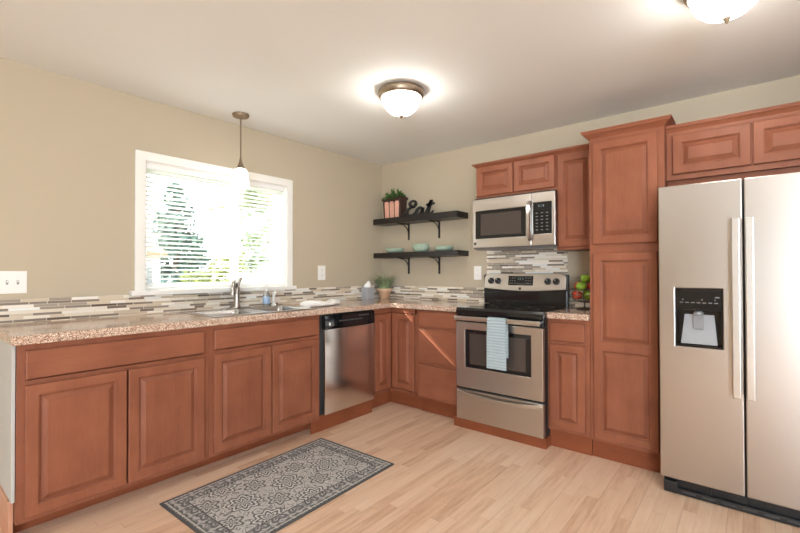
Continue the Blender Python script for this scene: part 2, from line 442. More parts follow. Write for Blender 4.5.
def thing(name, loc, label, cat, group=None):
    o = bpy.data.objects.new(name, None); COL.objects.link(o); o.location = loc
    o.empty_display_size = 0.05
    o['label'] = label; o['category'] = cat
    if group: o['group'] = group
    return o
def tag(o, label, cat, group=None):
    o['label'] = label; o['category'] = cat
    if group: o['group'] = group
    return o
def recentre(o):
    """put a single-mesh thing's origin at its base"""
    vs = [v.co.copy() for v in o.data.vertices]
    c = Vector(((min(v.x for v in vs) + max(v.x for v in vs)) / 2, (min(v.y for v in vs) + max(v.y for v in vs)) / 2, min(v.z for v in vs)))
    for v in o.data.vertices: v.co -= c
    o.location = c; return o
def struct(o): o['kind'] = 'structure'; return o
def dup(root, dloc, label=None, group=None):
    r = root.copy(); COL.objects.link(r); r.location = root.location + Vector(dloc)
    if label: r['label'] = label
    if group: r['group'] = group
    for ch in list(root.children):
        c = ch.copy(); COL.objects.link(c); c.parent = r
        for g in list(ch.children):
            d = g.copy(); COL.objects.link(d); d.parent = c
    return r

# ------------------------------------------------------------------ dimensions
ZF = -0.025          # floor
ZC = 2.541           # ceiling
CT, CB = 0.979, 0.933  # countertop top / underside
FX, DX = 0.652, 0.6716   # face frames / door faces on the window-wall run
FY, DY = -0.587, -0.606  # the same on the range-wall run
WX, WY = 6.4, -7.2       # far sides of the room

def left(x0): return lambda u, v, d: (x0 + d, u, v)
def back(y0): return lambda u, v, d: (u, y0 - d, v)

# ------------------------------------------------------------------ room shell
struct(MB().grid([0, 1, 2], [0, 1], lambda i, j: True, 0, 1, lambda u, v, w: (-0.15 + (WX + 0.3) * u / 2, WY - 0.15 + (0.3 - WY) * v, ZF - 0.1 + 0.1 * w)).build('floor', 'floor'))
struct(MB().box(-0.15, WX + 0.15, WY - 0.15, 0.15, ZC, ZC + 0.1).build('ceiling', 'ceiling'))
WIN = (-2.56, -1.345, 1.150, 2.092)   # y0 y1 z0 z1
struct(MB().grid([WY - 0.15, WIN[0], WIN[1], 0.0], [ZF, WIN[2], WIN[3], ZC], lambda i, j: not (i == 1 and j == 1), 0, 0.15, lambda u, v, w: (-0.15 + w, u, v)).build('wall_left', 'wall'))
struct(MB().box(-0.15, WX + 0.15, 0, 0.15, ZF, ZC).build('wall_back', 'wall'))
SW = (-5.9, -3.3, 0.6, 2.1)
struct(MB().grid([WY, SW[0], SW[1], 0.0], [ZF, SW[2], SW[3], ZC], lambda i, j: not (i == 1 and j == 1), 0, 0.15, lambda u, v, w: (WX + w, u, v)).build('wall_right', 'wall'))
PD = (4.92, 6.28, ZF, 2.15)
struct(MB().grid([0.0, PD[0], PD[1], WX + 0.15], [ZF, PD[3], ZC], lambda i, j: not (i == 1 and j == 0), 0, 0.15, lambda u, v, w: (u, WY - 0.15 + w, v)).build('wall_front', 'wall'))
# the run of wall beyond the refrigerator
struct(MB().box(3.93, 4.05, -0.75, 0.0, ZF, ZC).build('wall_return', 'wall'))

# window over the sink
w1 = bpy.data.objects.new('window_1', None); COL.objects.link(w1); w1.location = (0, -1.95, 1.15); struct(w1)
mb = MB(); T = 0.062
o = MB().grid([WIN[0] - T, WIN[0] + .004, WIN[1] - .004, WIN[1] + T], [WIN[2], WIN[3] - .004, WIN[3] + T], lambda i, j: not (i == 1 and j == 0), 0.0005, 0.018, lambda u, v, w: (w, u, v)).build('casing', 'trim_white', w1, 0.003)
box('window_sill', 'trim_white', w1, -0.10, 0.045, -2.652, -1.256, 1.116, 1.152, 0.006)
MB().grid([WIN[0], WIN[0] + .012, WIN[1] - .012, WIN[1]], [WIN[2], WIN[3] - .012, WIN[3]], lambda i, j: not (i == 1 and j == 0), -0.15, 0.0, lambda u, v, w: (w, u, v)).build('jamb', 'trim_white', w1)
ym = -1.80
MB().grid([WIN[0] + .012, WIN[0] + .055, ym - .03, ym + .03, WIN[1] - .055, WIN[1] - .012], [WIN[2], WIN[2] + .045, WIN[3] - .055, WIN[3] - .012], lambda i, j: not (i in (1, 3) and j == 1), -0.14, -0.10, lambda u, v, w: (w, u, v)).build('window_frame', 'trim_white', w1, 0.004)
for a, b in ((WIN[0] + .055, ym - .03), (ym + .03, WIN[1] - .055)):
    box('pane', 'glass', w1, -0.122, -0.118, a, b, WIN[2] + .045, WIN[3] - .055)

# added door and window frames, unseen behind the camera, around the fill lights
def opening(name, us, vs, mp, hole):
    r = bpy.data.objects.new(name, None); COL.objects.link(r); struct(r)
    r.location = mp((us[0] + us[-1]) / 2, vs[0], 0)
    MB().grid(us, vs, lambda i, j: not hole(i, j), -0.06, -0.01, mp).build('window_frame', 'trim_white', r, 0.004)
    return r
mpF = lambda u, v, w: (u, WY + w, v)
m_ = (PD[0] + PD[1]) / 2
opening('door_unseen', [PD[0], PD[0] + .07, m_ - .04, m_ + .04, PD[1] - .07, PD[1]], [PD[2], PD[2] + .09, PD[3] - .08, PD[3]], mpF, lambda i, j: i in (1, 3) and j == 1)
mpR = lambda u, v, w: (WX - w, u, v)
m_ = (SW[0] + SW[1]) / 2
opening('window_unseen', [SW[0], SW[0] + .06, m_ - .03, m_ + .03, SW[1] - .06, SW[1]], [SW[2], SW[2] + .06, SW[3] - .06, SW[3]], mpR, lambda i, j: i in (1, 3) and j == 1)
struct(MB().box(0.001, 0.014, WY + 0.01, -3.40, ZF, 0.075).build('baseboard_left', 'trim_white', None, 0.003))
struct(MB().box(WX - 0.014, WX - 0.001, WY + 0.01, -0.01, ZF, 0.075).build('baseboard_right', 'trim_white', None, 0.003))

# ------------------------------------------------------------------ doors and drawer fronts
def raised(name, mat, parent, mp, u0, u1, v0, v1, panels=None, t=0.0195, fw=0.050):
    mb = MB(); e = 0.005
    if panels is None: panels = [(u0 + fw, u1 - fw, v0 + fw, v1 - fw)]
    def rect(a, b, c, d, w): return [mp(a, c, w), mp(b, c, w), mp(b, d, w), mp(a, d, w)]
    mb.loft([rect(u0, u1, v0, v1, 0.001), rect(u0, u1, v0, v1, t - e), rect(u0 + e * .4, u1 - e * .4, v0 + e * .4, v1 - e * .4, t - e * .3), rect(u0 + e, u1 - e, v0 + e, v1 - e, t)], True, False)
    us = sorted({u0 + e, u1 - e, *[p[0] for p in panels], *[p[1] for p in panels]})
    vs = sorted({v0 + e, v1 - e, *[p[2] for p in panels], *[p[3] for p in panels]})
    for i in range(len(us) - 1):
        for j in range(len(vs) - 1):
            cu, cv = (us[i] + us[i + 1]) / 2, (vs[j] + vs[j + 1]) / 2
            if any(p[0] < cu < p[1] and p[2] < cv < p[3] for p in panels): continue
            mb.add(rect(us[i], us[i + 1], vs[j], vs[j + 1], t), [(0, 1, 2, 3)])
    for a, b, c, d in panels:
        s = min(1.0, (b - a) / 0.10, (d - c) / 0.10)
        prof = [(0, 0), (.002, -.003), (.006, -.0045), (.007, -.0135), (.011, -.016), (.0135, -.016), (.036, -.0035), (.038, -.001)]
        mb.loft([rect(a + i * s, b - i * s, c + i * s, d - i * s, t + h) for i, h in prof], False, True)
    # weld
    o = mb.build(name, mat, parent)
    bm = bmesh.new(); bm.from_mesh(o.data); bmesh.ops.remove_doubles(bm, verts=bm.verts, dist=1e-5)
    bmesh.ops.recalc_face_normals(bm, faces=bm.faces); bm.to_mesh(o.data); bm.free()
    return o
def slab(name, mat, parent, mp, u0, u1, v0, v1, t=0.0195):
    mb = MB()
    def rect(i, w): return [mp(u0 + i, v0 + i, w), mp(u1 - i, v0 + i, w), mp(u1 - i, v1 - i, w), mp(u0 + i, v1 - i, w)]
    mb.loft([rect(0, 0.001), rect(0, t - .008), rect(.002, t - .003), rect(.006, t - .0015), rect(.008, t)])
    return mb.build(name, mat, parent)

def carcass(name, mat, parent, mp, u0, u1, v0, v1, depth, openings, ft=0.019, top=True):
    """box body behind a face frame with real openings; mp depth 0 = face of the frame"""
    mb = MB()
    us = sorted({u0, u1, *[o_[0] for o_ in openings], *[o_[1] for o_ in openings]})
    vs = sorted({v0, v1, *[o_[2] for o_ in openings], *[o_[3] for o_ in openings]})
    def fill(i, j):
        cu, cv = (us[i] + us[i + 1]) / 2, (vs[j] + vs[j + 1]) / 2
        return not any(o_[0] < cu < o_[1] and o_[2] < cv < o_[3] for o_ in openings)
    mb.grid(us, vs, fill, -ft, 0, mp)
    th = 0.016
    for a, b, c, d in ((u0, u0 + th, v0, v1), (u1 - th, u1, v0, v1), (u0 + th, u1 - th, v0, v0 + th), (u0 + th, u1 - th, v1 - th, v1))[:4 if top else 3]:
        p, q = mp(a, c, -ft), mp(b, d, -depth)
        mb.box(min(p[0], q[0]), max(p[0], q[0]), min(p[1], q[1]), max(p[1], q[1]), min(p[2], q[2]), max(p[2], q[2]))
    p, q = mp(u0, v0, -depth), mp(u1, v1, -depth + .006)
    mb.box(min(p[0], q[0]), max(p[0], q[0]), min(p[1], q[1]), max(p[1], q[1]), min(p[2], q[2]), max(p[2], q[2]))
    return mb.build(name, mat, parent)

ML, MK = left(FX), back(FY)
# ---- base cabinet at the open end of the run
c1 = thing('base_cabinet', (0.33, -2.87, ZF), 'wide cherry base cabinet at the open end of the counter, two doors under one drawer', 'cabinet', 'base cabinets')
carcass('cabinet_frame', 'wood', c1, ML, -3.340, -2.404, 0.070, CB - .001, 0.645, [(-3.30, -2.45, .11, .72), (-3.30, -2.45, .755, .90)])
slab('drawer_front', 'wood_h', c1, ML, -3.311, -2.436, 0.762, 0.903)
raised('door', 'wood', c1, ML, -3.311, -2.8765, 0.094, 0.733)
raised('door', 'wood', c1, ML, -2.8685, -2.437, 0.094, 0.733)
box('toe_kick', 'plinthwood', c1, 0.500, 0.516, -3.338, -2.404, ZF, 0.069)
o = box('end_panel', 'panel_grey', c1, 0.004, 0.634, -3.356, -3.342, ZF + .2, CB - .001, 0.001); o['label'] = 'pale grey painted end panel'
o = box('end_skirting', 'skirtwood', c1, 0.004, 0.60, -3.362, -3.342, ZF, ZF + .199, 0.002)
# ---- sink cabinet
c2 = thing('base_cabinet', (0.33, -1.94, ZF), 'cherry base cabinet below the sink with a false drawer front over two doors', 'cabinet', 'base cabinets')
carcass('cabinet_frame', 'wood', c2, ML, -2.402, -1.488, 0.076, CB - .001, 0.645, [(-2.36, -1.53, .11, .72), (-2.36, -1.53, .765, .90)], top=False)
slab('drawer_front', 'wood_h', c2, ML, -2.375, -1.503, 0.772, 0.905)
raised('door', 'wood', c2, ML, -2.375, -1.945, 0.098, 0.742)
raised('door', 'wood', c2, ML, -1.937, -1.502, 0.098, 0.742)
box('toe_kick', 'plinthwood', c2, 0.500, 0.516, -2.402, -1.487, ZF, 0.075)
# ---- corner cabinet with a folding two-leaf door
c3 = thing('corner_cabinet', (0.40, -0.40, ZF), 'cherry corner base cabinet with a folding two-leaf door between dishwasher and drawers', 'cabinet', 'base cabinets')
mb = MB()
mb.box(FX - .019, FX, -0.852, -0.835, .12, CB - .001); mb.box(FX - .019, FX, -0.852, FY, .12, .152); mb.box(FX - .019, FX, -0.852, FY, .885, CB - .001)
mb.box(FX, .965, FY, FY + .019, .12, .152); mb.box(FX, .965, FY, FY + .019, .885, CB - .001); mb.box(.945, .965, FY, FY + .019, .12, CB - .001)
mb.box(.005, FX - .019, -.852, -.836, .12, CB - .001); mb.box(.949, .965, FY + .019, -.005, .12, CB - .001)
mb.box(.005, .63, -.836, -.005, .12, .136); mb.box(.63, .949, FY + .019, -.005, .12, .136)
mb.box(.005, .011, -.836, -.005, .136, CB - .001); mb.box(.011, .949, -.011, -.005, .136, CB - .001)
mb.build('cabinet_frame', 'wood', c3)
raised('door', 'wood', c3, ML, -0.832, -0.6075, 0.162, 0.880)
raised('door', 'wood', c3, MK, 0.6735, 0.942, 0.162, 0.880)
mb = MB(); mb.box(.554, .570, -.852, -.485, ZF, .119); mb.box(.554, .965, -.501, -.485, ZF, .119); mb.build('toe_kick', 'plinthwood', c3)
# ---- drawer stack
c4 = thing('drawer_cabinet', (1.20, -0.30, ZF), 'cherry base cabinet of three stacked drawers beside the range', 'cabinet', 'base cabinets')
carcass('cabinet_frame', 'wood', c4, MK, 0.967, 1.420, 0.120, CB - .001, 0.58, [(1.02, 1.38, .15, .42), (1.02, 1.38, .47, .73), (1.02, 1.38, .785, .90)])
slab('drawer', 'wood_h', c4, MK, 0.998, 1.408, 0.776, 0.916)
slab('drawer', 'wood_h', c4, MK, 0.998, 1.408, 0.455, 0.755)
slab('drawer', 'wood_h', c4, MK, 0.998, 1.408, 0.136, 0.428)
box('toe_kick', 'plinthwood', c4, 0.967, 1.408, -0.515, -0.499, ZF, 0.119)
# ---- narrow cabinet right of the range
c5 = thing('base_cabinet', (2.35, -0.30, ZF), 'narrow cherry base cabinet with one drawer and one door between range and pantry', 'cabinet', 'base cabinets')
carcass('cabinet_frame', 'wood', c5, MK, 2.196, 2.495, 0.111, CB - .001, 0.58, [(2.235, 2.45, .15, .73), (2.235, 2.45, .785, .89)])
slab('drawer', 'wood_h', c5, MK, 2.216, 2.463, 0.770, 0.907)
raised('door', 'wood', c5, MK, 2.214, 2.465, 0.132, 0.746)
box('toe_kick', 'plinthwood', c5, 2.198, 2.495, -0.553, -0.537, ZF, 0.110)
# ---- pantry
pt = thing('pantry_cabinet', (2.724, -0.30, ZF), 'tall cherry pantry cabinet reaching near the ceiling beside the refrigerator', 'cabinet')
carcass('cabinet_frame', 'wood', pt, MK, 2.498, 2.952, 0.104, 2.214, 0.582, [(2.55, 2.90, .15, 1.38), (2.55, 2.90, 1.49, 2.14)])
raised('door', 'wood', pt, MK, 2.522, 2.914, 1.468, 2.176)
raised('door', 'wood', pt, MK, 2.522, 2.913, 0.126, 1.406, [(2.570, 2.866, .178, .738), (2.570, 2.866, .796, 1.356)])
box('toe_kick', 'plinthwood', pt, 2.498, 2.952, -0.545, -0.529, ZF, 0.103)
def crown(name, parent, x0, x1, y0, z0, h, pr, mat='wood_h', lret=True, rret=True, yend=-0.003):
    prof = [(0, 0), (.006, 0), (.008, .18), (.35, .45), (.7, .62), (.82, .66), (.84, .8), (1, .84), (1, 1), (0, 1)]
    mb = MB()
    rings = []
    for s, hh in prof:
        d = s * pr; zz = z0 + hh * h
        rings.append([(x0 - (d if lret else 0), yend, zz), (x0 - (d if lret else 0), y0 - d, zz), (x1 + (d if rret else 0), y0 - d, zz), (x1 + (d if rret else 0), yend, zz)])
    mb.loft(rings); return mb.build(name, mat, parent)
crown('crown_moulding', pt, 2.499, 2.951, FY, 2.196, 0.062, 0.046)

# ---- wall cabinets
wa = thing('wall_cabinet', (1.81, -0.16, 1.935), 'short cherry wall cabinet with two doors directly above the microwave', 'cabinet', 'wall cabinets')
MU = back(-0.325)
carcass('cabinet_frame', 'wood', wa, MU, 1.455, 2.176, 1.934, 2.224, 0.322, [(1.50, 1.79, 1.97, 2.19), (1.84, 2.14, 1.97, 2.19)])
raised('door', 'wood', wa, MU, 1.462, 1.810, 1.958, 2.214, fw=.044)
raised('door', 'wood', wa, MU, 1.820, 2.166, 1.958, 2.214, fw=.044)
crown('crown_moulding', wa, 1.455, 2.494, -0.3255, 2.206, 0.045, 0.034, rret=False)
wb = thing('wall_cabinet', (2.335, -0.16, 1.452), 'tall cherry wall cabinet with a single door between microwave and pantry', 'cabinet', 'wall cabinets')
carcass('cabinet_frame', 'wood', wb, MU, 2.178, 2.495, 1.452, 2.205, 0.322, [(2.23, 2.45, 1.50, 2.17)])
raised('door', 'wood', wb, MU, 2.190, 2.470, 1.474, 2.200, fw=.046)
OY = -0.505
MO = back(OY)
wc = thing('wall_cabinet', (3.42, -0.25, 1.87), 'wide two-door cherry cabinet mounted over the refrigerator', 'cabinet', 'wall cabinets')
carcass('cabinet_frame', 'wood', wc, MO, 2.954, 3.90, 1.868, 2.188, 0.50, [(3.02, 3.35, 1.92, 2.13), (3.43, 3.74, 1.92, 2.13)])
raised('door', 'wood', wc, MO, 2.986, 3.376, 1.902, 2.150, fw=.048)
raised('door', 'wood', wc, MO, 3.386, 3.776, 1.902, 2.150, fw=.048)
box('filler_board', 'wood_h', wc, 2.954, 3.90, OY + .030, OY + .046, 1.790, 1.867)
crown('crown_moulding', wc, 2.9535, 3.90, OY - .001, 2.165, 0.052, 0.03, lret=False, rret=False)

# ------------------------------------------------------------------ countertops
SK = (0.085, 0.600, -2.325, -1.495)    # sink cut-out x0 x1 y0 y1
xs = [0.003, SK[0], SK[1], 0.690, 1.453]; ys = [-3.366, SK[2], SK[3], -0.624, -0.003]
def ctf(i, j):
    if i == 1 and j == 1: return False
    return i < 3 or j == 3
ct = MB().grid(xs, ys, ctf, CB, CT, lambda u, v, w: (u, v, w)).build('countertop', 'granite', None, 0.008, segs=3)
tag(recentre(ct), 'long L-shaped speckled granite-look countertop holding the sink', 'countertop')
ct2 = box('countertop', 'granite', None, 2.199, 2.4965, -0.624, -0.003, CB, CT, 0.008, 3)
tag(recentre(ct2), 'short piece of speckled countertop between range and pantry', 'countertop')

# ------------------------------------------------------------------ backsplashes
bs = MB().box(0.0008, 0.009, -3.366, -0.0095, CT, 1.125)
# leave room for the window stool
bs = MB().grid([-3.366, -2.656, -1.252, -0.0095], [CT + .0005, 1.114, 1.125], lambda i, j: not (i == 1 and j == 1), 0.0008, 0.009, lambda u, v, w: (w, u, v)).build('tile_backsplash', 'tile_y', None)
tag(bs, 'long mosaic tile backsplash under the window behind the sink', 'backsplash')
bs2 = MB().grid([0.0095, 1.385, 2.157, 2.4965], [CT + .0005, 1.125, 1.486], lambda i, j: j == 0 or i == 1, 0.0008, 0.009, lambda u, v, w: (u, -w, v)).build('tile_backsplash', 'tile_x', None)
tag(bs2, 'mosaic tile backsplash rising behind the range up to the microwave', 'backsplash')

# ------------------------------------------------------------------ refrigerator
fr = thing('refrigerator', (3.405, -0.40, ZF), 'stainless side-by-side refrigerator with a dark water dispenser in one door', 'refrigerator')
B0 = back(0)
box('body', 'dark_grey', fr, 2.956, 3.852, -0.736, -0.03, 0.03, 1.764, 0.004)
DSP = (3.029, 3.249, 0.847, 1.181)
fdl = MB().grid([2.946, DSP[0], DSP[1], 3.3375], [0.068, DSP[2], DSP[3], 1.782], lambda i, j: not (i == 1 and j == 1), 0.742, 0.800, B0).build('door', 'steel_fridge', fr, 0.006, segs=3)
fdr = box('door', 'steel_fridge', fr, 3.3450, 3.861, -0.800, -0.742, 0.068, 1.782, 0.006, 3)
# dispenser
mb = MB(); x0, x1, z0, z1 = DSP
mb.grid([x0, x0 + .006, x1 - .006, x1], [z0, z0 + .012, z1 - .125, z1], lambda i, j: not (i == 1 and j == 1) and j < 2 or (j == 2 and False), 0.745, 0.802, B0)
mb.box(x0, x1, -0.748, -0.743, z0, z1)
mb.build('dispenser_recess', 'black_gloss', fdl, 0.002)
mb = MB(); mb.box(x0, x1, -0.803, -0.749, z1 - .124, z1); mb.build('control_panel', 'black_gloss', fdl, 0.003)
mb = MB()
for k in range(7): mb.box(x0 + .022 + k * .027, x0 + .038 + k * .027, -0.8037, -0.8031, z1 - .083, z1 - .078)
for k in (0, 3, 5): mb.box(x0 + .034 + k * .030, x0 + .040 + k * .030, -0.8037, -0.8031, z1 - .066, z1 - .060)
mb.box(x1 - .034, x1 - .014, -0.8037, -0.8031, z1 - .052, z1 - .044)
mb.build('button_legend', 'legend', fdl)
mb = MB()
mb.loft([[(x0 + .040, -0.752, z1 - .152), (x1 - .040, -0.752, z1 - .152), (x1 - .040, -0.757, z1 - .150), (x0 + .040, -0.757, z1 - .150)],
         [(x0 + .024, -0.778, z0 + .022), (x1 - .024, -0.778, z0 + .022), (x1 - .024, -0.790, z0 + .016), (x0 + .024, -0.790, z0 + .016)]])
mb.build('splash_plate', 'silver_plastic', fdl, 0.002)
mb = MB()
mb.loft([[(3.112, -0.765, z1 - .152), (3.162, -0.765, z1 - .152), (3.162, -0.776, z1 - .150), (3.112, -0.776, z1 - .150)],
         [(3.114, -0.780, z1 - .232), (3.160, -0.780, z1 - .232), (3.160, -0.788, z1 - .230), (3.114, -0.788, z1 - .230)]])
mb.lathe([(.024, 0), (.024, .012), (.018, .02)], (3.137, -0.775, z1 - .150), 20)
mb.build('paddle', 'mid_grey', fdl, 0.001)
for x0_, x1_, zz0, zz1 in ((3.291, 3.327, 0.600, 1.565), (3.349, 3.384, 0.600, 1.565)):
    mb = MB(); mb.box(x0_, x1_, -0.858, -0.844, zz0, zz1)
    mb.box(x0_ + .006, x1_ - .006, -0.846, -0.7995, zz0 + .012, zz0 + .045); mb.box(x0_ + .006, x1_ - .006, -0.846, -0.7995, zz1 - .045, zz1 - .012)
    mb.build('handle', 'steel_bright', fr, 0.004, segs=3)
mb = MB()
mb.box(2.972, 3.850, -0.758, -0.700, 0.000, 0.066)
mb.box(2.964, 3.855, -0.786, -0.700, ZF + .004, 0.012)
mb.box(2.962, 3.030, -0.790, -0.700, ZF + .004, 0.046)
mb.box(3.180, 3.190, -0.770, -0.700, 0.0, 0.064); mb.box(3.262, 3.345, -0.766, -0.70, 0.012, 0.052)
g = mb.build('toe_grille', 'black_plastic', fr, 0.004)
mb = MB()
for k in range(9): mb.box(3.055 + k * .09, 3.118 + k * .09, -0.7875, -0.7855, -0.006, 0.002)
mb.build('grille_slot', 'dark_grey', g)
box('door_gap_seal', 'black_matte', fr, 3.3378, 3.3447, -0.770, -0.742, 0.075, 1.775)
for xx in (2.99, 3.80):
    box('hinge_cover', 'dark_grey', fr, xx - .03, xx + .05, -0.78, -0.66, 1.7645, 1.7815 if False else 1.779, 0.004)

# ------------------------------------------------------------------ range
RX0, RX1 = 1.457, 2.195
rg = thing('range', (1.826, -0.36, ZF), 'freestanding stainless electric range with a black glass cooktop', 'stove')
box('body', 'black_matte', rg, RX0 + .003, RX1 - .001, -0.640, -0.022, 0.055, 0.950, 0.002)
ck = MB().prism([(-0.675, .926), (-0.680, .934), (-0.680, .962), (-0.668, .9815), (-0.10, .9815), (-0.10, .951), (-0.64, .951), (-0.66, .926)], 'x', RX0 - .003, RX1 + .006).build('cooktop', 'black_gloss', rg, 0.002)
for bx, by, br in ((1.64, -.50, .105), (2.01, -.50, .085), (1.64, -.24, .085), (2.01, -.24, .105)):
    mb = MB(); rings = []
    for rr in (br, br - .004): rings.append([(bx + rr * math.cos(2 * PI * i / 40), by + rr * math.sin(2 * PI * i / 40), .9819) for i in range(40)])
    mb.loft(rings, False, False).build('burner_ring', 'dark_grey', ck)
mb = MB(); mb.box(RX0 + .002, RX1, -0.668, -0.642, .870, .9255); mb.build('front_strip', 'black_gloss', rg, 0.002)
OW = (1.540, 2.104, 0.492, 0.804)
od = MB().grid([RX0 - .001, OW[0], OW[1], RX1 + .001], [0.324, OW[2], OW[3], 0.862], lambda i, j: not (i == 1 and j == 1), 0.643, 0.682, B0).build('oven_door', 'steel', rg, 0.004, segs=3)
MB().grid([OW[0], OW[0] + .042, OW[1] - .042, OW[1]], [OW[2], OW[2] + .03, OW[3] - .03, OW[3]], lambda i, j: not (i == 1 and j == 1), 0.655, 0.6805, B0).build('window_border', 'black_gloss', od)
box('window_glass', 'oven_glass', od, OW[0] + .042, OW[1] - .042, -0.679, -0.664, OW[2] + .03, OW[3] - .03)
mb = MB(); mb.box(RX0 + .012, RX1 - .002, -0.742, -0.722, .882, .918)
for xx in (RX0 + .04, RX1 - .03): mb.box(xx - .014, xx + .014, -0.723, -0.668, .888, .912)
mb.build('oven_handle', 'steel_bright', rg, 0.006, segs=3)
dw_ = box('drawer', 'steel', rg, RX0 - .001, RX1 + .001, -0.682, -0.643, 0.058, 0.305, 0.004, 3)
pts_t = []; N = 16
mb = MB(); rings = []
for k in range(N + 1):
    f = k / N; x = RX0 + .012 + f * (RX1 - RX0 - .022); s = 4 * f * (1 - f); yb = -0.682 - .010 - .026 * min(1, s * 1.6); z = .290 - .022 * s
    rings.append([(x, yb, z - .014), (x, yb, z + .012), (x, yb + .014 + .0, z + .016), (x, -0.6815 if s < .35 else yb + .014, z - .014)])
mb.loft(rings); mb.build('drawer_handle', 'steel_bright', dw_, 0.002)
# back guard
mb = MB(); mb.prism([(-0.085, .9825), (-0.03, .9825), (-0.03, 1.115), (-0.085, 1.115)], 'x', 1.408, 2.172)
mb.build('riser', 'black_gloss', rg, 0.002)
prof = []
mb = MB()
def bgp(x, f): return (x, -0.108 + f * .030, 1.112 + f * .145)
outline = []
x0, x1 = 1.402, 2.168
for k in range(13):
    f = k / 12; x = x0 + f * (x1 - x0); outline.append((x, 1.126 - .020 * math.sin(PI * f)))
top = [(x1, 1.225), (x1 - .012, 1.250), (x1 - .05, 1.262), (x0 + .05, 1.262), (x0 + .012, 1.250), (x0, 1.225)]
poly = outline + top
def tilt(x, z, off): return (x, -0.106 + (z - 1.112) * .20 + off, z)
mb.loft([[tilt(x, z, 0.0) for x, z in poly], [tilt(x, z, .05) for x, z in poly]])
cp = mb.build('control_panel', 'steel', rg, 0.004)
mb = MB()
for a, b in ((x0 - .006, x0 - .0005), (x1 + .0005, x1 + .010)): mb.box(a, b, -0.085, -0.03, .985, 1.252)
mb.box(x0, x1, -0.055, -0.028, 1.115, 1.255)
mb.build('guard_case', 'black_plastic', rg, 0.003)
def panel_rect(mb, a, b, c, d, o0, o1):
    mb.loft([[tilt(a, c, -o0), tilt(b, c, -o0), tilt(b, d, -o0), tilt(a, d, -o0)], [tilt(a, c, -o1), tilt(b, c, -o1), tilt(b, d, -o1), tilt(a, d, -o1)]])
mb = MB(); panel_rect(mb, 1.648, 1.882, 1.156, 1.240, -.002, .002); dp = mb.build('display', 'black_gloss', rg, 0.002)
mb = MB()
for r_ in range(3):
    for c_ in range(3):
        panel_rect(mb, 1.660 + c_ * .022, 1.672 + c_ * .022, 1.170 + r_ * .024, 1.178 + r_ * .024, .002, .0028)
        panel_rect(mb, 1.810 + c_ * .022, 1.822 + c_ * .022, 1.170 + r_ * .024, 1.178 + r_ * .024, .002, .0028)
for c_ in range(4): panel_rect(mb, 1.732 + c_ * .018, 1.742 + c_ * .018, 1.166, 1.172, .002, .0028)
mb.build('button_legend', 'legend', dp)
mb = MB()
for s_, xx in ((0, 1.738), (1, 1.756), (2, 1.778)): 
    panel_rect(mb, xx, xx + .010, 1.206, 1.2085, .002, .0028); panel_rect(mb, xx, xx + .010, 1.221, 1.2235, .002, .0028); panel_rect(mb, xx + .009, xx + .0112, 1.206, 1.2235, .002, .0028)
mb.build('clock_digits', 'clock', dp)
for xx in (1.474, 1.546, 2.014, 2.087):
    mb = MB(); c = tilt(xx, 1.193, 0)
    mb.lathe([(.030, 0.0), (.030, -.004), (.026, -.006), (.024, -.022), (.020, -.026)], c, 24, 'y')
    mb.box(xx - .0045, xx + .0045, c[1] - .034, c[1] - .02, c[2] - .021, c[2] + .021)
    k_ = mb.build('knob', 'black_plastic', rg, 0.0)
    mb = MB(); mb.box(xx - .0015, xx + .0015, c[1] - .0348, c[1] - .0338, c[2] + .008, c[2] + .020); mb.build('pointer', 'plastic_white', k_)
mb = MB(); c = tilt(1.765, 1.128, 0); mb.lathe([(.012, 0), (.012, -.002), (.009, -.0025)], (c[0], c[1] - .0005, c[2]), 20, 'y'); mb.build('badge', 'black_plastic', rg)

# plinth boxes
p_ = MB().grid([1.413, 1.427, 2.189, 2.203], [-0.655, -0.641, -0.55], lambda i, j: j == 0 or i in (0, 2), ZF, 0.054, lambda u, v, w: (u, v, w)).build('plinth', 'plinthwood', None, 0.001)
tag(recentre(p_), 'shallow wooden plinth frame wrapped around the foot of the range', 'plinth')
p_ = MB().grid([0.52, 0.626, 0.640], [-1.4855, -1.4715, -0.867, -0.853], lambda i, j: i == 1 or j in (0,), ZF, 0.103, lambda u, v, w: (u, v, w))
p_.box(0.626, 0.640, -1.560, -1.4855, ZF, 0.0755)
p_ = p_.build('plinth', 'plinthwood', None, 0.001)
tag(recentre(p_), 'raised wooden plinth board under the dishwasher', 'plinth')

# ------------------------------------------------------------------ dishwasher
dw = thing('dishwasher', (0.36, -1.16, ZF), 'stainless dishwasher with a black control strip beside the sink cabinet', 'dishwasher')
box('body', 'black_matte', dw, 0.06, 0.640, -1.480, -0.862, 0.104, CB - .002)
mb = MB(); mb.prism([(0.642, .108), (0.680, .108), (0.684, .30), (0.685, .5), (0.684, .70), (0.680, .806), (0.642, .806)], 'y', -1.454, -0.862)
dd = mb.build('door', 'steel_v', dw, 0.003)
mb = MB(); mb.prism([(0.642, .810), (0.684, .810), (0.686, .83), (0.680, .922), (0.642, .922)], 'y', -1.454, -0.862)
cp = mb.build('control_panel', 'black_gloss', dw, 0.003)
mb = MB(); mb.box(.6805, .6845, -1.30, -1.02, .862, .872); mb.build('latch_groove', 'dark_grey', cp)
mb = MB(); mb.box(.6845, .6865, -1.412, -1.396, .840, .862); mb.build('badge', 'plastic_white', cp)
mb = MB()
for k in range(5): mb.box(.6815, .6835, -1.06 + k * .028, -1.046 + k * .028, .893, .899)
mb.build('button_legend', 'legend', cp)

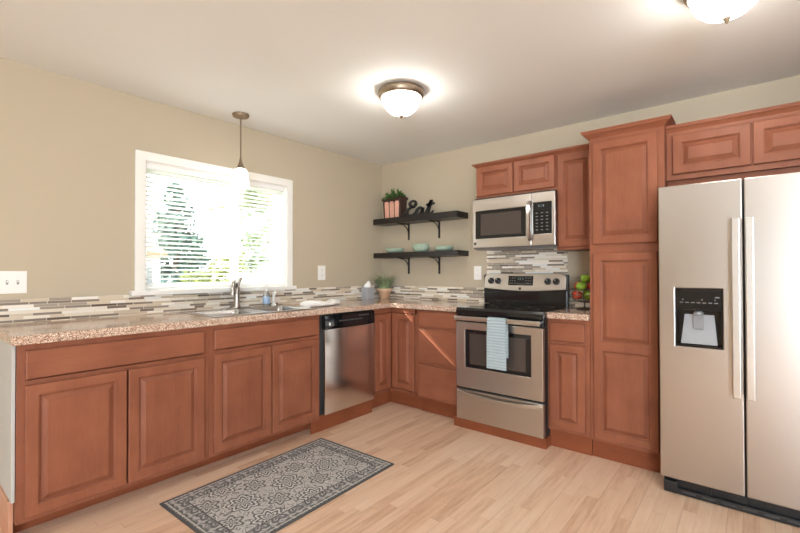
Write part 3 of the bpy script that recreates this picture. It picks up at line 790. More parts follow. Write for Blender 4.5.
# ------------------------------------------------------------------ microwave
mw = thing('microwave', (1.82, -0.2, 1.487), 'stainless over-the-range microwave with a bowed handle', 'microwave')
box('body', 'black_plastic', mw, 1.462, 2.176, -0.372, -0.004, 1.490, 1.9325, 0.002)
VW = (1.484, 1.950, 1.570, 1.815)
md = MB().grid([1.455, VW[0], VW[1], 1.995], [1.491, VW[2], VW[3], 1.917], lambda i, j: not (i == 1 and j == 1), 0.3735, 0.402, B0).build('door', 'steel', mw, 0.003)
MB().grid([VW[0], VW[0] + .05, VW[1] - .04, VW[1]], [VW[2], VW[2] + .028, VW[3] - .028, VW[3]], lambda i, j: not (i == 1 and j == 1), 0.38, 0.4008, B0).build('window_border', 'black_gloss', md)
box('window_glass', 'oven_glass', md, VW[0] + .05, VW[1] - .04, -0.4000, -0.385, VW[2] + .028, VW[3] - .028)
CPN = (2.012, 2.164, 1.582, 1.838)
MB().grid([1.9965, CPN[0], CPN[1], 2.190], [1.491, CPN[2], CPN[3], 1.917], lambda i, j: not (i == 1 and j == 1), 0.3735, 0.402, B0).build('front_trim', 'steel', mw, 0.003)
cpm = box('control_panel', 'black_gloss', mw, CPN[0], CPN[1], -0.4015, -0.376, CPN[2], CPN[3])
for r_ in range(6):
    for c_ in range(3): box('key', 'legend', cpm, 2.034 + c_ * .042, 2.052 + c_ * .042, -0.4022, -0.4014, 1.612 + r_ * .027, 1.619 + r_ * .027)
mb = MB(); mb.box(2.058, 2.066, -.4022, -.4014, 1.800, 1.816); mb.box(2.074, 2.084, -.4022, -.4014, 1.800, 1.8025); mb.box(2.074, 2.084, -.4022, -.4014, 1.8135, 1.816); mb.box(2.092, 2.102, -.4022, -.4014, 1.800, 1.816); mb.build('clock_digits', 'clock', cpm)
mb = MB(); rings = []
for k in range(21):
    f = k / 20; z = 1.532 + f * .322; s_ = 4 * f * (1 - f); y = -0.404 - .040 * s_ ** .5
    rings.append([(1.969, y, z), (1.975, y - .010, z), (2.000, y - .010, z), (2.006, y, z), (2.000, y + .008, z), (1.975, y + .008, z)])
mb.loft(rings); mb.build('door_handle', 'steel_bright', md, smooth=True)
mb = MB(); mb.prism([(-0.402, 1.4905), (-0.372, 1.4905), (-0.01, 1.4905), (-0.01, 1.480), (-0.33, 1.472), (-0.39, 1.484)], 'x', 1.463, 2.175); mb.build('vent_grille', 'mid_grey', mw)
box('badge', 'black_plastic', md, 1.470, 1.492, -.4035, -.4015, 1.517, 1.539)

# ------------------------------------------------------------------ floating shelves
def floating_shelf(z0, z1, x0, x1, label):
    r = thing('floating_shelf', ((x0 + x1) / 2, -0.1, z0), label, 'shelf', 'dark floating shelves')
    box('board', 'shelf', r, x0, x1, -0.217, -0.003, z0, z1, 0.002)
    for bx in (0.411, 0.824):
        mb = MB()
        mb.box(bx - .011, bx + .011, -0.009, -0.003, z0 - .178, z0 - .0008)
        mb.box(bx - .011, bx + .011, -0.190, -0.009, z0 - .0085, z0 - .0008)
        pts = [(bx, -0.012 - .15 * (1 - math.cos(t * PI / 2)) , z0 - .128 + .120 * math.sin(t * PI / 2)) for t in [k / 10 for k in range(11)]]
        pts = [(bx, -.008 - .15 * (1 - math.cos(k / 10 * PI / 2)), z0 - .122 + .114 * math.sin(k / 10 * PI / 2)) for k in range(11)]
        mb.tube(pts, .005, 8)
        b = mb.build('bracket', 'iron', r)
        for zz in (.06, .15): MB().lathe([(.005, 0), (.005, -.003), (.003, -.005)], (bx, -0.009, z0 - zz), 10, 'y').build('screw', 'iron', b)
    return r
floating_shelf(1.815, 1.876, 0.062, 1.177, 'dark floating shelf carrying the planter and word sign')
floating_shelf(1.436, 1.491, 0.066, 1.180, 'dark floating shelf carrying the green dishes')
S1, S2 = 1.8762, 1.4912

# ------------------------------------------------------------------ things on the shelves
pl = thing('planter', (0.285, -0.098, S1), 'square planter with pale copper slats holding a leafy green plant', 'planter')
def tap(x, y, f): return (0.285 + x * (0.122 + .010 * f), -0.098 + y * (0.048 + .006 * f), S1 + .205 * f)
mb = MB()
mb.loft([[tap(a, b, 0) for a, b in ((-1, -1), (1, -1), (1, 1), (-1, 1))], [tap(a, b, 1) for a, b in ((-1, -1), (1, -1), (1, 1), (-1, 1))]])
pot = mb.build('pot', 'planter_dark', pl, 0.002)
for k in range(3):
    a, b = -0.80 + k * .58, -0.80 + k * .58 + .46
    mb = MB(); r = []
    for f in (0.03, 0.5, .86, .93):
        e = 0 if f < .9 else .07
        r.append([tap(a + e, -1.0, f), tap(b - e, -1.0, f), tuple(Vector(tap(b - e - .04, -1.0, f)) + Vector((0, -.010, 0))), tuple(Vector(tap(a + e + .04, -1.0, f)) + Vector((0, -.010, 0)))])
    mb.loft(r); mb.build('slat', 'copper_pink', pl)
mb = MB(); R_ = []
for s, z in ((1.0, .203), (1.06, .207), (1.10, .222), (1.10, .232), (.93, .232), (.93, .212)):
    R_.append([(0.285 + a * .132 * s, -0.098 + b * .055 * (s + .02), S1 + z) for a, b in ((-1, -1), (1, -1), (1, 1), (-1, 1))])
mb.loft(R_); mb.build('rim', 'planter_dark', pl)
def leaf_blob(mb, c, rx, ry, rz, n, ls, rnd):
    for i in range(n):
        u = rnd.uniform(-1, 1); t = rnd.uniform(0, 2 * PI); rr = rnd.uniform(.35, 1) ** .5
        d = Vector((math.sqrt(1 - u * u) * math.cos(t), math.sqrt(1 - u * u) * math.sin(t), u))
        p = Vector((c[0] + d.x * rx * rr, c[1] + d.y * ry * rr, c[2] + abs(d.z) * rz * rr))
        a = (d + Vector((rnd.uniform(-.6, .6), rnd.uniform(-.6, .6), rnd.uniform(-.2, .8)))).normalized()
        b = a.cross(Vector((rnd.uniform(-1, 1), rnd.uniform(-1, 1), rnd.uniform(-1, 1)))).normalized(); nrm = a.cross(b)
        L = ls * rnd.uniform(.7, 1.25); W = L * .42
        q = [p, p + a * L * .35 + b * W * .5 + nrm * L * .04, p + a * L * .75 + b * W * .35, p + a * L, p + a * L * .75 - b * W * .35, p + a * L * .35 - b * W * .5 + nrm * L * .04, p + a * L * .5 - nrm * L * .06]
        mb.add(q, [(0, 1, 6), (1, 2, 6), (2, 3, 6), (3, 4, 6), (4, 5, 6), (5, 0, 6)])
rnd = random.Random(3)
mb = MB(); leaf_blob(mb, (0.285, -0.098, S1 + .215), .115, .06, .095, 130, .055, rnd)
for k in range(9):
    x = 0.285 + rnd.uniform(-.1, .1); y = -.098 + rnd.uniform(-.03, .03)
    mb.tube([(x, y, S1 + .205), (x + rnd.uniform(-.02, .02), y, S1 + .28)], .0025, 5)
mb.build('foliage', 'leaf', pl)
box('soil', 'soil', pl, 0.17, 0.40, -0.138, -0.058, S1 + .204, S1 + .2065)

# the word sign
eat = MB()
EY = -0.110
def stroke(pts, w):
    """smooth calligraphic stroke of flat cut metal; pts are (x, z, width)"""
    P = []
    n = len(pts)
    for i in range(n - 1):
        p0, p1, p2, p3 = pts[max(i - 1, 0)], pts[i], pts[i + 1], pts[min(i + 2, n - 1)]
        for k in range(7):
            t = k / 7
            P.append(tuple(.5 * ((2 * p1[j]) + (-p0[j] + p2[j]) * t + (2 * p0[j] - 5 * p1[j] + 4 * p2[j] - p3[j]) * t * t + (-p0[j] + 3 * p1[j] - 3 * p2[j] + p3[j]) * t ** 3) for j in range(3)))
    P.append(tuple(pts[-1]))
    rings = []
    for i, (x, z, r) in enumerate(P):
        a = Vector((P[min(i + 1, len(P) - 1)][0] - P[max(i - 1, 0)][0], P[min(i + 1, len(P) - 1)][1] - P[max(i - 1, 0)][1]))
        if a.length < 1e-7: a = Vector((1, 0))
        a.normalize(); nx, nz = -a.y * r * w, a.x * r * w
        X, Z = ex(x), ez(z)
        rings.append([(X + nx, EY - .007, Z + nz), (X - nx, EY - .007, Z - nz), (X - nx, EY + .007, Z - nz), (X + nx, EY + .007, Z + nz)])
    eat.loft(rings)
ex = lambda x: 0.425 + x * 0.41
ez = lambda z: S1 + .006 + z * .165
W_ = .0165
stroke([(.42, .84, .9), (.37, .97, .8), (.27, .98, .8), (.21, .84, 1.1), (.26, .66, 1.1), (.36, .60, .7), (.24, .58, .7), (.12, .42, 1.2), (.10, .20, 1.4), (.18, .04, 1.2), (.30, .06, .9), (.38, .22, .7)], W_)
stroke([(.42, .84, .9), (.40, .74, 1.1), (.36, .76, .8)], W_)
stroke([(.10, .20, .8), (.04, .12, 1.0), (.0, .18, .9), (.02, .30, .5)], W_)
stroke([(.62, .46, .7), (.55, .52, .8), (.46, .40, 1.1), (.43, .20, 1.3), (.48, .05, 1.0), (.55, .12, .8), (.62, .34, .8), (.64, .50, .9), (.62, .22, 1.3), (.65, .05, 1.1), (.71, .10, .7), (.76, .28, .6)], W_)
stroke([(.76, .28, .6), (.84, .56, .8), (.91, .92, 1.1), (.84, .50, 1.3), (.80, .18, 1.3), (.85, .03, 1.0), (.92, .10, .7), (.97, .24, .5)], W_)
stroke([(.75, .62, .7), (.86, .66, 1.0), (1.0, .70, .7)], W_)
eat.add([], [])
eat.box(ex(.02), ex(.95), EY - .008, EY + .008, S1 + .0003, S1 + .007)
es = eat.build('word_sign', 'black_matte', None)
tag(recentre(es), 'black cut-out script sign reading Eat, standing beside the planter', 'sign')

# green dishes
def dish(kind, prof, c, label, group):
    mb = MB(); mb.lathe(prof, (0, 0, 0), 40); o = mb.build(kind, 'sage', None, 0, True, angle=35); o.location = c
    return tag(o, label, kind, group)
def bowl_prof(R, H): return [(.001, .006), (R * .46, .006), (R * .49, .0), (R * .55, .0), (R * .78, H * .25), (R * .94, H * .62), (R, H), (R * .985, H + .003), (R * .955, H), (R * .88, H * .62), (R * .70, H * .3), (R * .45, .012), (.001, .011)]
YD = -0.109
G = 'green dishes on the shelf'
dish('plate', bowl_prof(.104, .034), (0.288, YD, S2), 'sage green plate directly on the shelf under another, below the planter', G)
dish('plate', bowl_prof(.102, .034), (0.290, YD, S2 + .0135), 'sage green plate lying on top of another, below the planter', G)
dish('bowl', bowl_prof(.093, .058), (0.655, YD, S2), 'lower sage green bowl of the nested pair mid-shelf', G)
dish('bowl', bowl_prof(.088, .055), (0.654, YD, S2 + .0265), 'upper sage green bowl of the nested pair mid-shelf', G)
dish('plate', bowl_prof(.095, .031), (0.950, YD, S2), 'sage green plate under another at the shelf end nearest the microwave', G)
dish('plate', bowl_prof(.093, .031), (0.953, YD, S2 + .0135), 'sage green plate on top of another at the shelf end nearest the microwave', G)

# ------------------------------------------------------------------ corner of the counter
tb = thing('tissue_box', (0.085, -0.330, CT), 'small grey-blue tissue box with a tissue poking out, beside the grassy plant', 'tissue box')
mb = MB(); mb.grid([0.035, 0.067, 0.103, 0.135], [-0.380, -0.348, -0.312, -0.280], lambda i, j: not (i == 1 and j == 1), CT + .125, CT + .130, lambda u, v, w: (u, v, w))
mb.grid([0.035, 0.038, 0.132, 0.135], [-0.380, -0.377, -0.283, -0.280], lambda i, j: not (i == 1 and j == 1), CT + .0005, CT + .126, lambda u, v, w: (u, v, w))
mb.box(.036, .134, -.379, -.281, CT + .0005, CT + .004)
mb.build('box', 'tissue_box', tb)
mb = MB(); rnd = random.Random(5); rings = []
for k in range(7):
    f = k / 6; rr = (.016 + .020 * math.sin(PI * min(1, f * .95)) ** 1.0) * (1 - .55 * f ** 4)
    rings.append([(0.085 + rr * (1 + .45 * math.cos(3 * t + f * 2)) * math.cos(t) + .010 * f, -0.330 + rr * (1 + .45 * math.sin(2 * t + f)) * math.sin(t), CT + .10 + f * .098 + .008 * math.sin(3 * t) * f) for t in [2 * PI * i / 18 for i in range(18)]])
mb.loft(rings); mb.build('tissue', 'tissue', tb, smooth=True, angle=60)

gp = thing('potted_grass', (0.150, -0.125, CT), 'pale terracotta pot of wispy green grass in the counter corner', 'potted plant')
mb = MB(); mb.lathe([(.001, .0005), (.052, .0005), (.056, .004), (.078, .086), (.080, .088), (.086, .088), (.088, .112), (.086, .115), (.078, .115), (.074, .098), (.001, .096)], (0.150, -0.125, CT), 40)
mb.build('pot', 'terracotta', gp, smooth=True)
mb = MB(); mb.lathe([(.001, .0), (.074, 0), (.073, .006), (.001, .010)], (0.150, -0.125, CT + .097), 24); mb.build('soil', 'soil', gp)
mb = MB(); rnd = random.Random(11)
for k in range(230):
    a = rnd.uniform(0, 2 * PI); r0 = .066 * rnd.random() ** .5; lean = rnd.uniform(.04, .17) * (0.4 + r0 / .066); h = rnd.uniform(.13, .21)
    if k < 16: h = rnd.uniform(.21, .26); lean = rnd.uniform(.09, .17)
    bx, by = 0.150 + r0 * math.cos(a), -0.125 + r0 * math.sin(a)
    a2 = a + rnd.uniform(-.7, .7); w = rnd.uniform(.0026, .0046) * (1.0 if k >= 14 else .8); s = Vector((-math.sin(a2), math.cos(a2), 0))
    rings = []
    for j in range(5):
        f = j / 4; p = Vector((bx + lean * f ** 1.8 * math.cos(a2), by + lean * f ** 1.8 * math.sin(a2), CT + .10 + h * f - .035 * f ** 3 * (lean / .15)))
        p.x = max(.012, p.x); p.y = min(-.014, p.y)
        if p.y < -.262 and p.x < .16: p.y = -.262
        ww = w * (1 - f) + .0003; d = Vector((math.cos(a2), math.sin(a2), .3)) * ww * .5
        rings.append([p + s * ww, p + d, p - s * ww])
    mb.loft(rings)
mb.build('grass_blades', 'grass', gp)

# ------------------------------------------------------------------ sink, faucet and what stands round them
sk = thing('sink', (0.34, -1.91, CB - .2), 'stainless double-bowl drop-in sink set in the countertop under the window', 'sink')
X0, X1, Y0, Y1 = 0.070, 0.618, -2.342, -1.478
bowls = ((0.170, 0.575, -2.300, -1.935), (0.170, 0.575, -1.885, -1.520))
mb = MB(); mb.grid([X0, bowls[0][0], bowls[0][1], X1], [Y0, bowls[0][2], bowls[0][3], bowls[1][2], bowls[1][3], Y1], lambda i, j: not (i == 1 and j in (1, 3)), CT + .0003, CT + .0055, lambda u, v, w: (u, v, w))
mb.build('rim', 'sinksteel', sk, 0.002)
for b in bowls:
    mb = MB(); rings = []
    def rr(i, z, r=.05):
        a, c, e, g_ = b[0] + i, b[1] - i, b[2] + i, b[3] - i; out = []
        for cx_, cy_, t0 in ((c - r, g_ - r, 0), (a + r, g_ - r, PI / 2), (a + r, e + r, PI), (c - r, e + r, 1.5 * PI)):
            for k in range(6): t = t0 + k / 5 * PI / 2; out.append((cx_ + r * math.cos(t), cy_ + r * math.sin(t), z))
        return out
    for i, z, r in ((-.003, CT + .0052, .012), (.003, CT + .001, .03), (.010, CT - .06, .05), (.016, CT - .15, .05), (.035, CT - .172, .06), (.09, CT - .178, .06)): rings.append(rr(i, z, r))
    mb.loft(rings, False, True); bo = mb.build('bowl', 'sinksteel', sk, smooth=True, angle=60)
    mb = MB(); mb.lathe([(.001, .002), (.030, .002), (.042, .004), (.044, .001), (.044, 0)], ((b[0] + b[1]) / 2, (b[2] + b[3]) / 2, CT - .1778), 24); mb.build('drain', 'nickel', bo, smooth=True)
ZD = CT + .0057
fa = thing('faucet', (0.112, -1.905, ZD), 'brushed nickel single-lever pull-out faucet behind the double sink', 'faucet')
mb = MB(); mb.loft([[(0.112 + .028 * math.cos(t) * s, -1.905 + (.125 if abs(math.sin(t)) > .0 else .125) * math.sin(t) * s, ZD + h) for t in [2 * PI * k / 32 for k in range(32)]] for s, h in ((1, 0), (1, .004), (.86, .009))])
mb.build('deck_plate', 'nickel', fa, smooth=True)
mb = MB(); mb.lathe([(.031, .009), (.030, .02), (.025, .035), (.0235, .10), (.0245, .14), (.025, .168), (.020, .178), (.001, .181)], (0.112, -1.905, ZD), 28); mb.build('body', 'nickel', fa, smooth=True)
pts = []
for k in range(14):
    t = k / 13; ang = PI * t * 1.02
    q_ = .010 + .055 * (1 - math.cos(ang)); pts.append((0.112 + q_ * .72, -1.905 - q_ * .70, ZD + .165 + .055 * math.sin(ang)))
pts = [(0.116, -1.905, ZD + .10)] + pts + [(pts[-1][0] + .004, pts[-1][1] - .002, pts[-1][2] - .03), (pts[-1][0] + .006, pts[-1][1] - .003, pts[-1][2] - .05)]
mb = MB(); mb.tube(pts, [.015] + [.0165] * 12 + [.017, .0185, .0195, .0195], 16); mb.build('spout', 'nickel', fa, smooth=True)
mb = MB(); mb.tube([(0.108, -1.900, ZD + .172), (0.106, -1.888, ZD + .195), (0.100, -1.872, ZD + .228), (0.096, -1.858, ZD + .250)], [.016, .0125, .0105, .0115], 12); mb.build('lever', 'nickel', fa, smooth=True)
sp = thing('side_sprayer', (0.112, -1.555, ZD), 'small white side sprayer standing on the sink deck beside the soap bottle', 'sprayer')
mb = MB(); mb.lathe([(.022, 0), (.021, .012), (.014, .020), (.013, .028)], (0.112, -1.555, ZD), 20); mb.build('base', 'plastic_white', sp, smooth=True)
mb = MB(); mb.tube([(0.112, -1.555, ZD + .028), (0.112, -1.555, ZD + .08), (0.118, -1.555, ZD + .105), (0.138, -1.556, ZD + .122)], [.010, .012, .013, .012], 12); mb.build('head', 'plastic_white', sp, smooth=True)
so = thing('soap_bottle', (0.115, -1.630, ZD), 'clear soap bottle with blue label and white pump behind the sink', 'bottle')
mb = MB(); mb.loft([[(0.115 + .024 * s * math.cos(t), -1.630 + .033 * s * math.sin(t), ZD + h) for t in [2 * PI * k / 28 for k in range(28)]] for s, h in ((.9, .0005), (1, .006), (1, .09), (.92, .105), (.5, .122), (.42, .126), (.42, .134))])
mb.build('bottle', 'bottle_plastic', so, smooth=True)
mb = MB(); mb.loft([[(0.115 + .0245 * s * math.cos(t), -1.630 + .0335 * s * math.sin(t), ZD + h) for t in [2 * PI * k / 28 for k in range(28)]] for s, h in ((1.0, .022), (1.015, .023), (1.015, .083), (1.0, .084))], False, False)
mb.build('label', 'label_blue', so, smooth=True)
mb = MB(); mb.lathe([(.014, .1305), (.014, .146), (.005, .149), (.0045, .172), (.009, .173), (.009, .184), (.001, .186)], (0.115, -1.630, ZD), 18)
mb.tube([(0.115, -1.630, ZD + .179), (0.140, -1.634, ZD + .179), (0.152, -1.636, ZD + .171)], [.006, .005, .004], 8); mb.build('pump', 'plastic_white', so, smooth=True)

# white cloth folded and rolled on the counter
mb = MB()
n = 22; rings = []
def cl(u, v):   # u across (x), v along (y)
    return .004 * math.sin(7 * v + 3 * u) * math.sin(9 * u + 1.3 * v)
for j in range(n + 1):
    v = j / n; y = -1.455 + v * .37; ring = []
    w = .070 + .014 * math.sin(5 * v + .6); xc = .43 + .03 * math.sin(3.1 * v) - .03 * v; h = .042 + .010 * math.sin(8 * v) + .006 * math.sin(17 * v)
    for k in range(16):
        t = 2 * PI * k / 16; cx_ = math.cos(t); sx_ = math.sin(t)
        ring.append((xc + w * (abs(cx_) ** .7) * (1 if cx_ > 0 else -1), y, CT + .0006 + max(0, h * .5 * (1 + (abs(sx_) ** .8) * (1 if sx_ > 0 else -1)) + .004 * math.sin(5 * t + 11 * v) * (1 if sx_ > -.2 else 0))))
    rings.append(ring)
mb.loft(rings); o = mb.build('dish_cloth', 'cloth_white', None, smooth=True, angle=70)
tag(recentre(o), 'crumpled white cloth lying on the counter beside the sink', 'cloth')

# ------------------------------------------------------------------ towel on the oven handle
HX0, HX1 = 1.782, 1.936
mb = MB(); n = 26; rings = []
def towel_sheet(pts, x0, x1, amp):
    rings = []
    for i, (y, z) in enumerate(pts):
        row_f = []; row_b = []
        for k in range(15):
            f = k / 14; fade = min(1, max(0, (0.90 - z) / .15)); x = x0 + (x1 - x0) * f + .006 * fade * (f - .5)
            yy = y - amp * fade * (0.5 + 0.5 * math.sin(f * 9 + 1)); row_f.append((x, yy - .003, z)); row_b.append((x, yy + .003, z))
        rings.append(row_f + row_b[::-1])
    return rings
arc = [(-.732 - .0165 * math.cos(t), .902 + .0235 * math.sin(t)) for t in [k / 8 * PI for k in range(9)]]
front = [(-.7505, .53 + k * (.90 - .53) / 14) for k in range(15)]
backs = [(-.7135, .89 - k * (.89 - .62) / 8) for k in range(9)]
mb.loft(towel_sheet(front + [(-.732 - .0185 * math.cos(t), .902 + .0235 * math.sin(t)) for t in [k / 8 * PI for k in range(9)]] + backs, HX0, HX1, .006))
tw = mb.build('dish_towel', 'towel_blue', None, smooth=True, angle=70)
tag(recentre(tw), 'pale blue ribbed dish towel hanging over the oven handle', 'towel')

# ------------------------------------------------------------------ fruit
FB = (2.350, -0.205)
fb = thing('fruit_basket', (FB[0], FB[1], CT), 'dark wire pedestal basket holding apples beside the pantry', 'basket')
mb = MB(); mb.lathe([(.060, .0005), (.060, .004), (.050, .008), (.010, .014), (.006, .020), (.006, .050), (.012, .056)], (*FB, CT), 28); mb.build('pedestal', 'wire', fb, smooth=True)
def ring_pts(r, z, n=36): return [(FB[0] + r * math.cos(2 * PI * k / n), FB[1] + r * math.sin(2 * PI * k / n), z) for k in range(n + 1)]
mb = MB()
prof_b = [(.012, .056), (.055, .060), (.088, .080), (.102, .115), (.106, .160)]
for r_, h_ in prof_b[1:]: mb.tube(ring_pts(r_, CT + h_), .0026 if h_ < .16 else .004, 6)
for k in range(14):
    t = 2 * PI * k / 14; mb.tube([(FB[0] + r_ * math.cos(t), FB[1] + r_ * math.sin(t), CT + h_) for r_, h_ in prof_b], .0022, 6)
mb.build('wire_bowl', 'wire', fb)
def make_apple(mat, loc, label, scale=1.0, ang=0.0):
    mb = MB(); R_ = .040 * scale
    prof = [(.001, -.78), (.25, -.86), (.45, -.84), (.78, -.55), (.98, -.08), (1.0, .22), (.86, .62), (.55, .84), (.25, .82), (.001, .66)]
    mb.lathe([(r * R_, h * R_ * .95) for r, h in prof], (0, 0, 0), 24)
    o = mb.build('apple', mat, None, smooth=True, angle=80)
    s_ = MB(); s_.tube([(0, 0, R_ * .6), (R_ * .1, 0, R_ * .95), (R_ * .28, 0, R_ * 1.2)], [.0022, .002, .0028], 6); st = s_.build('stalk', 'stem', None); st.parent = o
    o.location = loc; o.rotation_euler = (ang, ang * .7, ang * 2)
    tag(o, label, 'apple', 'apples in the wire basket'); return o
ax, ay, az = FB[0], FB[1], CT
def ap(deg, rad, h): return (ax + rad * math.cos(math.radians(deg)), ay + rad * math.sin(math.radians(deg)), az + h)
make_apple('apple_red', ap(200, .054, .112), 'red apple low in the basket on the range side', .98, .3)
make_apple('apple_green', ap(325, .058, .112), 'green apple low in the basket on the pantry side', .98, -.3)
make_apple('apple_green', ap(85, .056, .112), 'green apple low in the basket against the wall', .98, .5)
make_apple('apple_green', ap(262, .056, .180), 'large pale green apple in the middle layer facing the room', 1.0, .2)
make_apple('apple_red', ap(22, .056, .180), 'red apple in the middle layer next to the pantry', .98, -.2)
make_apple('apple_red', ap(150, .058, .180), 'red apple in the middle layer towards the range', .98, .4)
make_apple('apple_green', ap(20, .008, .242), 'green apple on top of the heap', 1.0, .15)

# ------------------------------------------------------------------ switches and outlets
def plate_x(name, y0, y1, z0, z1, label, cat):
    r = thing(name, (0.0, (y0 + y1) / 2, z0), label, cat)
    MB().box(0.0008, 0.006, y0, y1, z0, z1).build('cover_plate', 'plastic_white', r, 0.003); return r
sw = plate_x('light_switch', -3.332, -3.200, 1.158, 1.291, 'white double toggle switch plate above the open counter end', 'switch')
for y in (-3.290, -3.242):
    MB().box(.0055, .0064, y - .0052, y + .0052, 1.212, 1.237).build('toggle_slot', 'mid_grey', sw)
    MB().loft([[(.006, y - .0035, 1.220), (.006, y + .0035, 1.220), (.006, y + .0035, 1.230), (.006, y - .0035, 1.230)], [(.017, y - .003, 1.229), (.017, y + .003, 1.229), (.015, y + .003, 1.236), (.015, y - .003, 1.236)]]).build('toggle', 'plastic_white', sw)
    for z in (1.196, 1.254): MB().lathe([(.0035, 0), (.0030, .0012)], (.006, y, z), 10, 'x').build('screw', 'plastic_white', sw)
def outlet_parts(r, P):
    for dz in (-.026, .026):
        mb = MB(); a = P(-.016, dz - .018, .0055); b = P(.016, dz + .018, .0075)
        mb.box(min(a[0], b[0]), max(a[0], b[0]), min(a[1], b[1]), max(a[1], b[1]), a[2], b[2]); s = mb.build('socket', 'plastic_white', r, 0.001)
        mb = MB()
        for du in (-.006, .006):
            a = P(du - .0012, dz - .004, .0074); b = P(du + .0012, dz + .006, .0078)
            mb.box(min(a[0], b[0]), max(a[0], b[0]), min(a[1], b[1]), max(a[1], b[1]), a[2], b[2])
        mb.build('slot', 'dark_grey', s)
ol = plate_x('wall_outlet', -0.968, -0.870, 1.200, 1.347, 'white outlet on the window wall beside the window', 'outlet')
outlet_parts(ol, lambda u, v, w: (w, -0.919 + u, 1.2735 + v))
ob = thing('wall_outlet', (1.281, 0, 1.199), 'white outlet on the range wall beneath the shelf end', 'outlet')
MB().box(1.240, 1.322, -.006, -.0008, 1.200, 1.336).build('cover_plate', 'plastic_white', ob, 0.003)
outlet_parts(ob, lambda u, v, w: (1.281 + u, -w, 1.268 + v))

# ------------------------------------------------------------------ window blind
bl = thing('window_blind', (-0.035, -1.95, 1.155), 'white horizontal slat blind lowered inside the window frame', 'blind')
BY0, BY1 = WIN[0] + .016, WIN[1] - .016
box('headrail', 'blind', bl, -0.066, -0.012, BY0, BY1, 2.040, 2.078, 0.003)
box('valance', 'blind', bl, -0.0115, -0.004, BY0 - .002, BY1 + .002, 2.036, 2.079, 0.002)
box('bottom_rail', 'blind', bl, -0.058, -0.020, BY0, BY1, 1.160, 1.176, 0.003)
mb = MB(); SP = 0.034; ns = 25
for k in range(ns):
    zc = 1.198 + k * SP
    if zc > 2.03: break
    rings = []
    for y in [BY0 + (BY1 - BY0) * q / 6 for q in range(7)]:
        tl = math.radians(17)
        if k in (10, 11): 
            f = (y - BY0) / (BY1 - BY0); tl = math.radians(17 - (32 if k == 10 else 32) * min(1, max(0, (f - .25) / .13)))
        ring = []
        for q in range(5):
            s = (q / 4 - .5); w = .037 * s; cr = .0022 * (1 - (2 * s) ** 2)
            ring.append((-.039 + w * math.cos(tl), y, zc + w * math.sin(tl) + cr))
        ring += [(p[0], p[1], p[2] - .0012) for p in reversed(ring)]
        rings.append(ring)
    mb.loft(rings)
mb.build('slats', 'blind', bl, smooth=True, angle=50)
for y in (BY0 + .12, -2.02, BY1 - .12):
    mb = MB()
    for x in (-.0195, -.0585): mb.tube([(x, y, 1.170), (x, y, 2.045)], .0011, 5)
    mb.build('ladder_cord', 'blind', bl)
mb = MB(); mb.tube([(-.0028 + .001, BY0 + .07, 2.035), (-.001, BY0 + .07, 1.55)], .003, 6); mb.build('tilt_wand', 'plastic_white', bl)

# ------------------------------------------------------------------ lamps
def flush_light(x, y, label):
    r = thing('ceiling_light', (x, y, ZC), label, 'ceiling light', 'flush ceiling lights')
    mb = MB(); mb.lathe([(.001, -.0005), (.150, -.0005), (.158, -.006), (.160, -.018), (.155, -.040), (.148, -.052), (.140, -.056), (.132, -.050), (.130, -.02), (.001, -.02)], (x, y, ZC), 48); mb.build('ring', 'bronze', r, smooth=True)
    mb = MB(); mb.lathe([(.131, -.048), (.132, -.060), (.126, -.090), (.108, -.122), (.078, -.150), (.040, -.166), (.008, -.170)], (x, y, ZC), 48, caps=True); mb.build('glass_shade', 'lamp_glass', r, smooth=True, angle=80)
    mb = MB(); mb.lathe([(.006, -.166), (.014, -.170), (.016, -.176), (.010, -.186), (.004, -.196), (.001, -.199)], (x, y, ZC), 20); mb.build('finial', 'bronze', r, smooth=True)
    return r
flush_light(1.505, -1.465, 'lit domed flush ceiling light with bronze ring in mid-ceiling')
flush_light(3.300, -1.445, 'lit domed flush ceiling light nearest the refrigerator, cut by the picture edge')
flush_light(1.70, -5.40, 'lit domed flush light added as unseen fill behind the kitchen, nearer the window wall')  # extra lamp out of view, added to brighten the kitchen from behind
flush_light(4.20, -5.20, 'lit domed flush light added as unseen fill behind the kitchen, nearer the far side')  # second added fill lamp, also out of view
PX, PY = 0.240, -1.945
pd = thing('pendant_lamp', (PX, PY, ZC), 'lit pendant lamp with white glass shade hanging over the sink', 'pendant lamp')
mb = MB(); mb.lathe([(.001, -.0005), (.064, -.0005), (.066, -.006), (.060, -.020), (.030, -.026), (.012, -.034), (.001, -.036)], (PX, PY, ZC), 32); mb.build('canopy', 'bronze', pd, smooth=True)
mb = MB(); mb.tube([(PX, PY, ZC - .034), (PX, PY, 2.185)], .0062, 10); mb.build('stem', 'bronze', pd, smooth=True)
mb = MB(); mb.lathe([(.007, 2.195), (.010, 2.18), (.014, 2.155), (.024, 2.130), (.034, 2.112), (.034, 2.106), (.001, 2.106)], (PX, PY, 0), 28); mb.build('socket_cup', 'bronze', pd, smooth=True)
mb = MB(); mb.lathe([(.030, 2.106), (.045, 2.098), (.053, 2.075), (.058, 2.03), (.064, 1.975), (.066, 1.958), (.063, 1.957), (.060, 1.975), (.054, 2.03), (.048, 2.075), (.030, 2.098)], (PX, PY, 0), 36, caps=True); mb.build('glass_shade', 'pendant_glass', pd, smooth=True, angle=80)

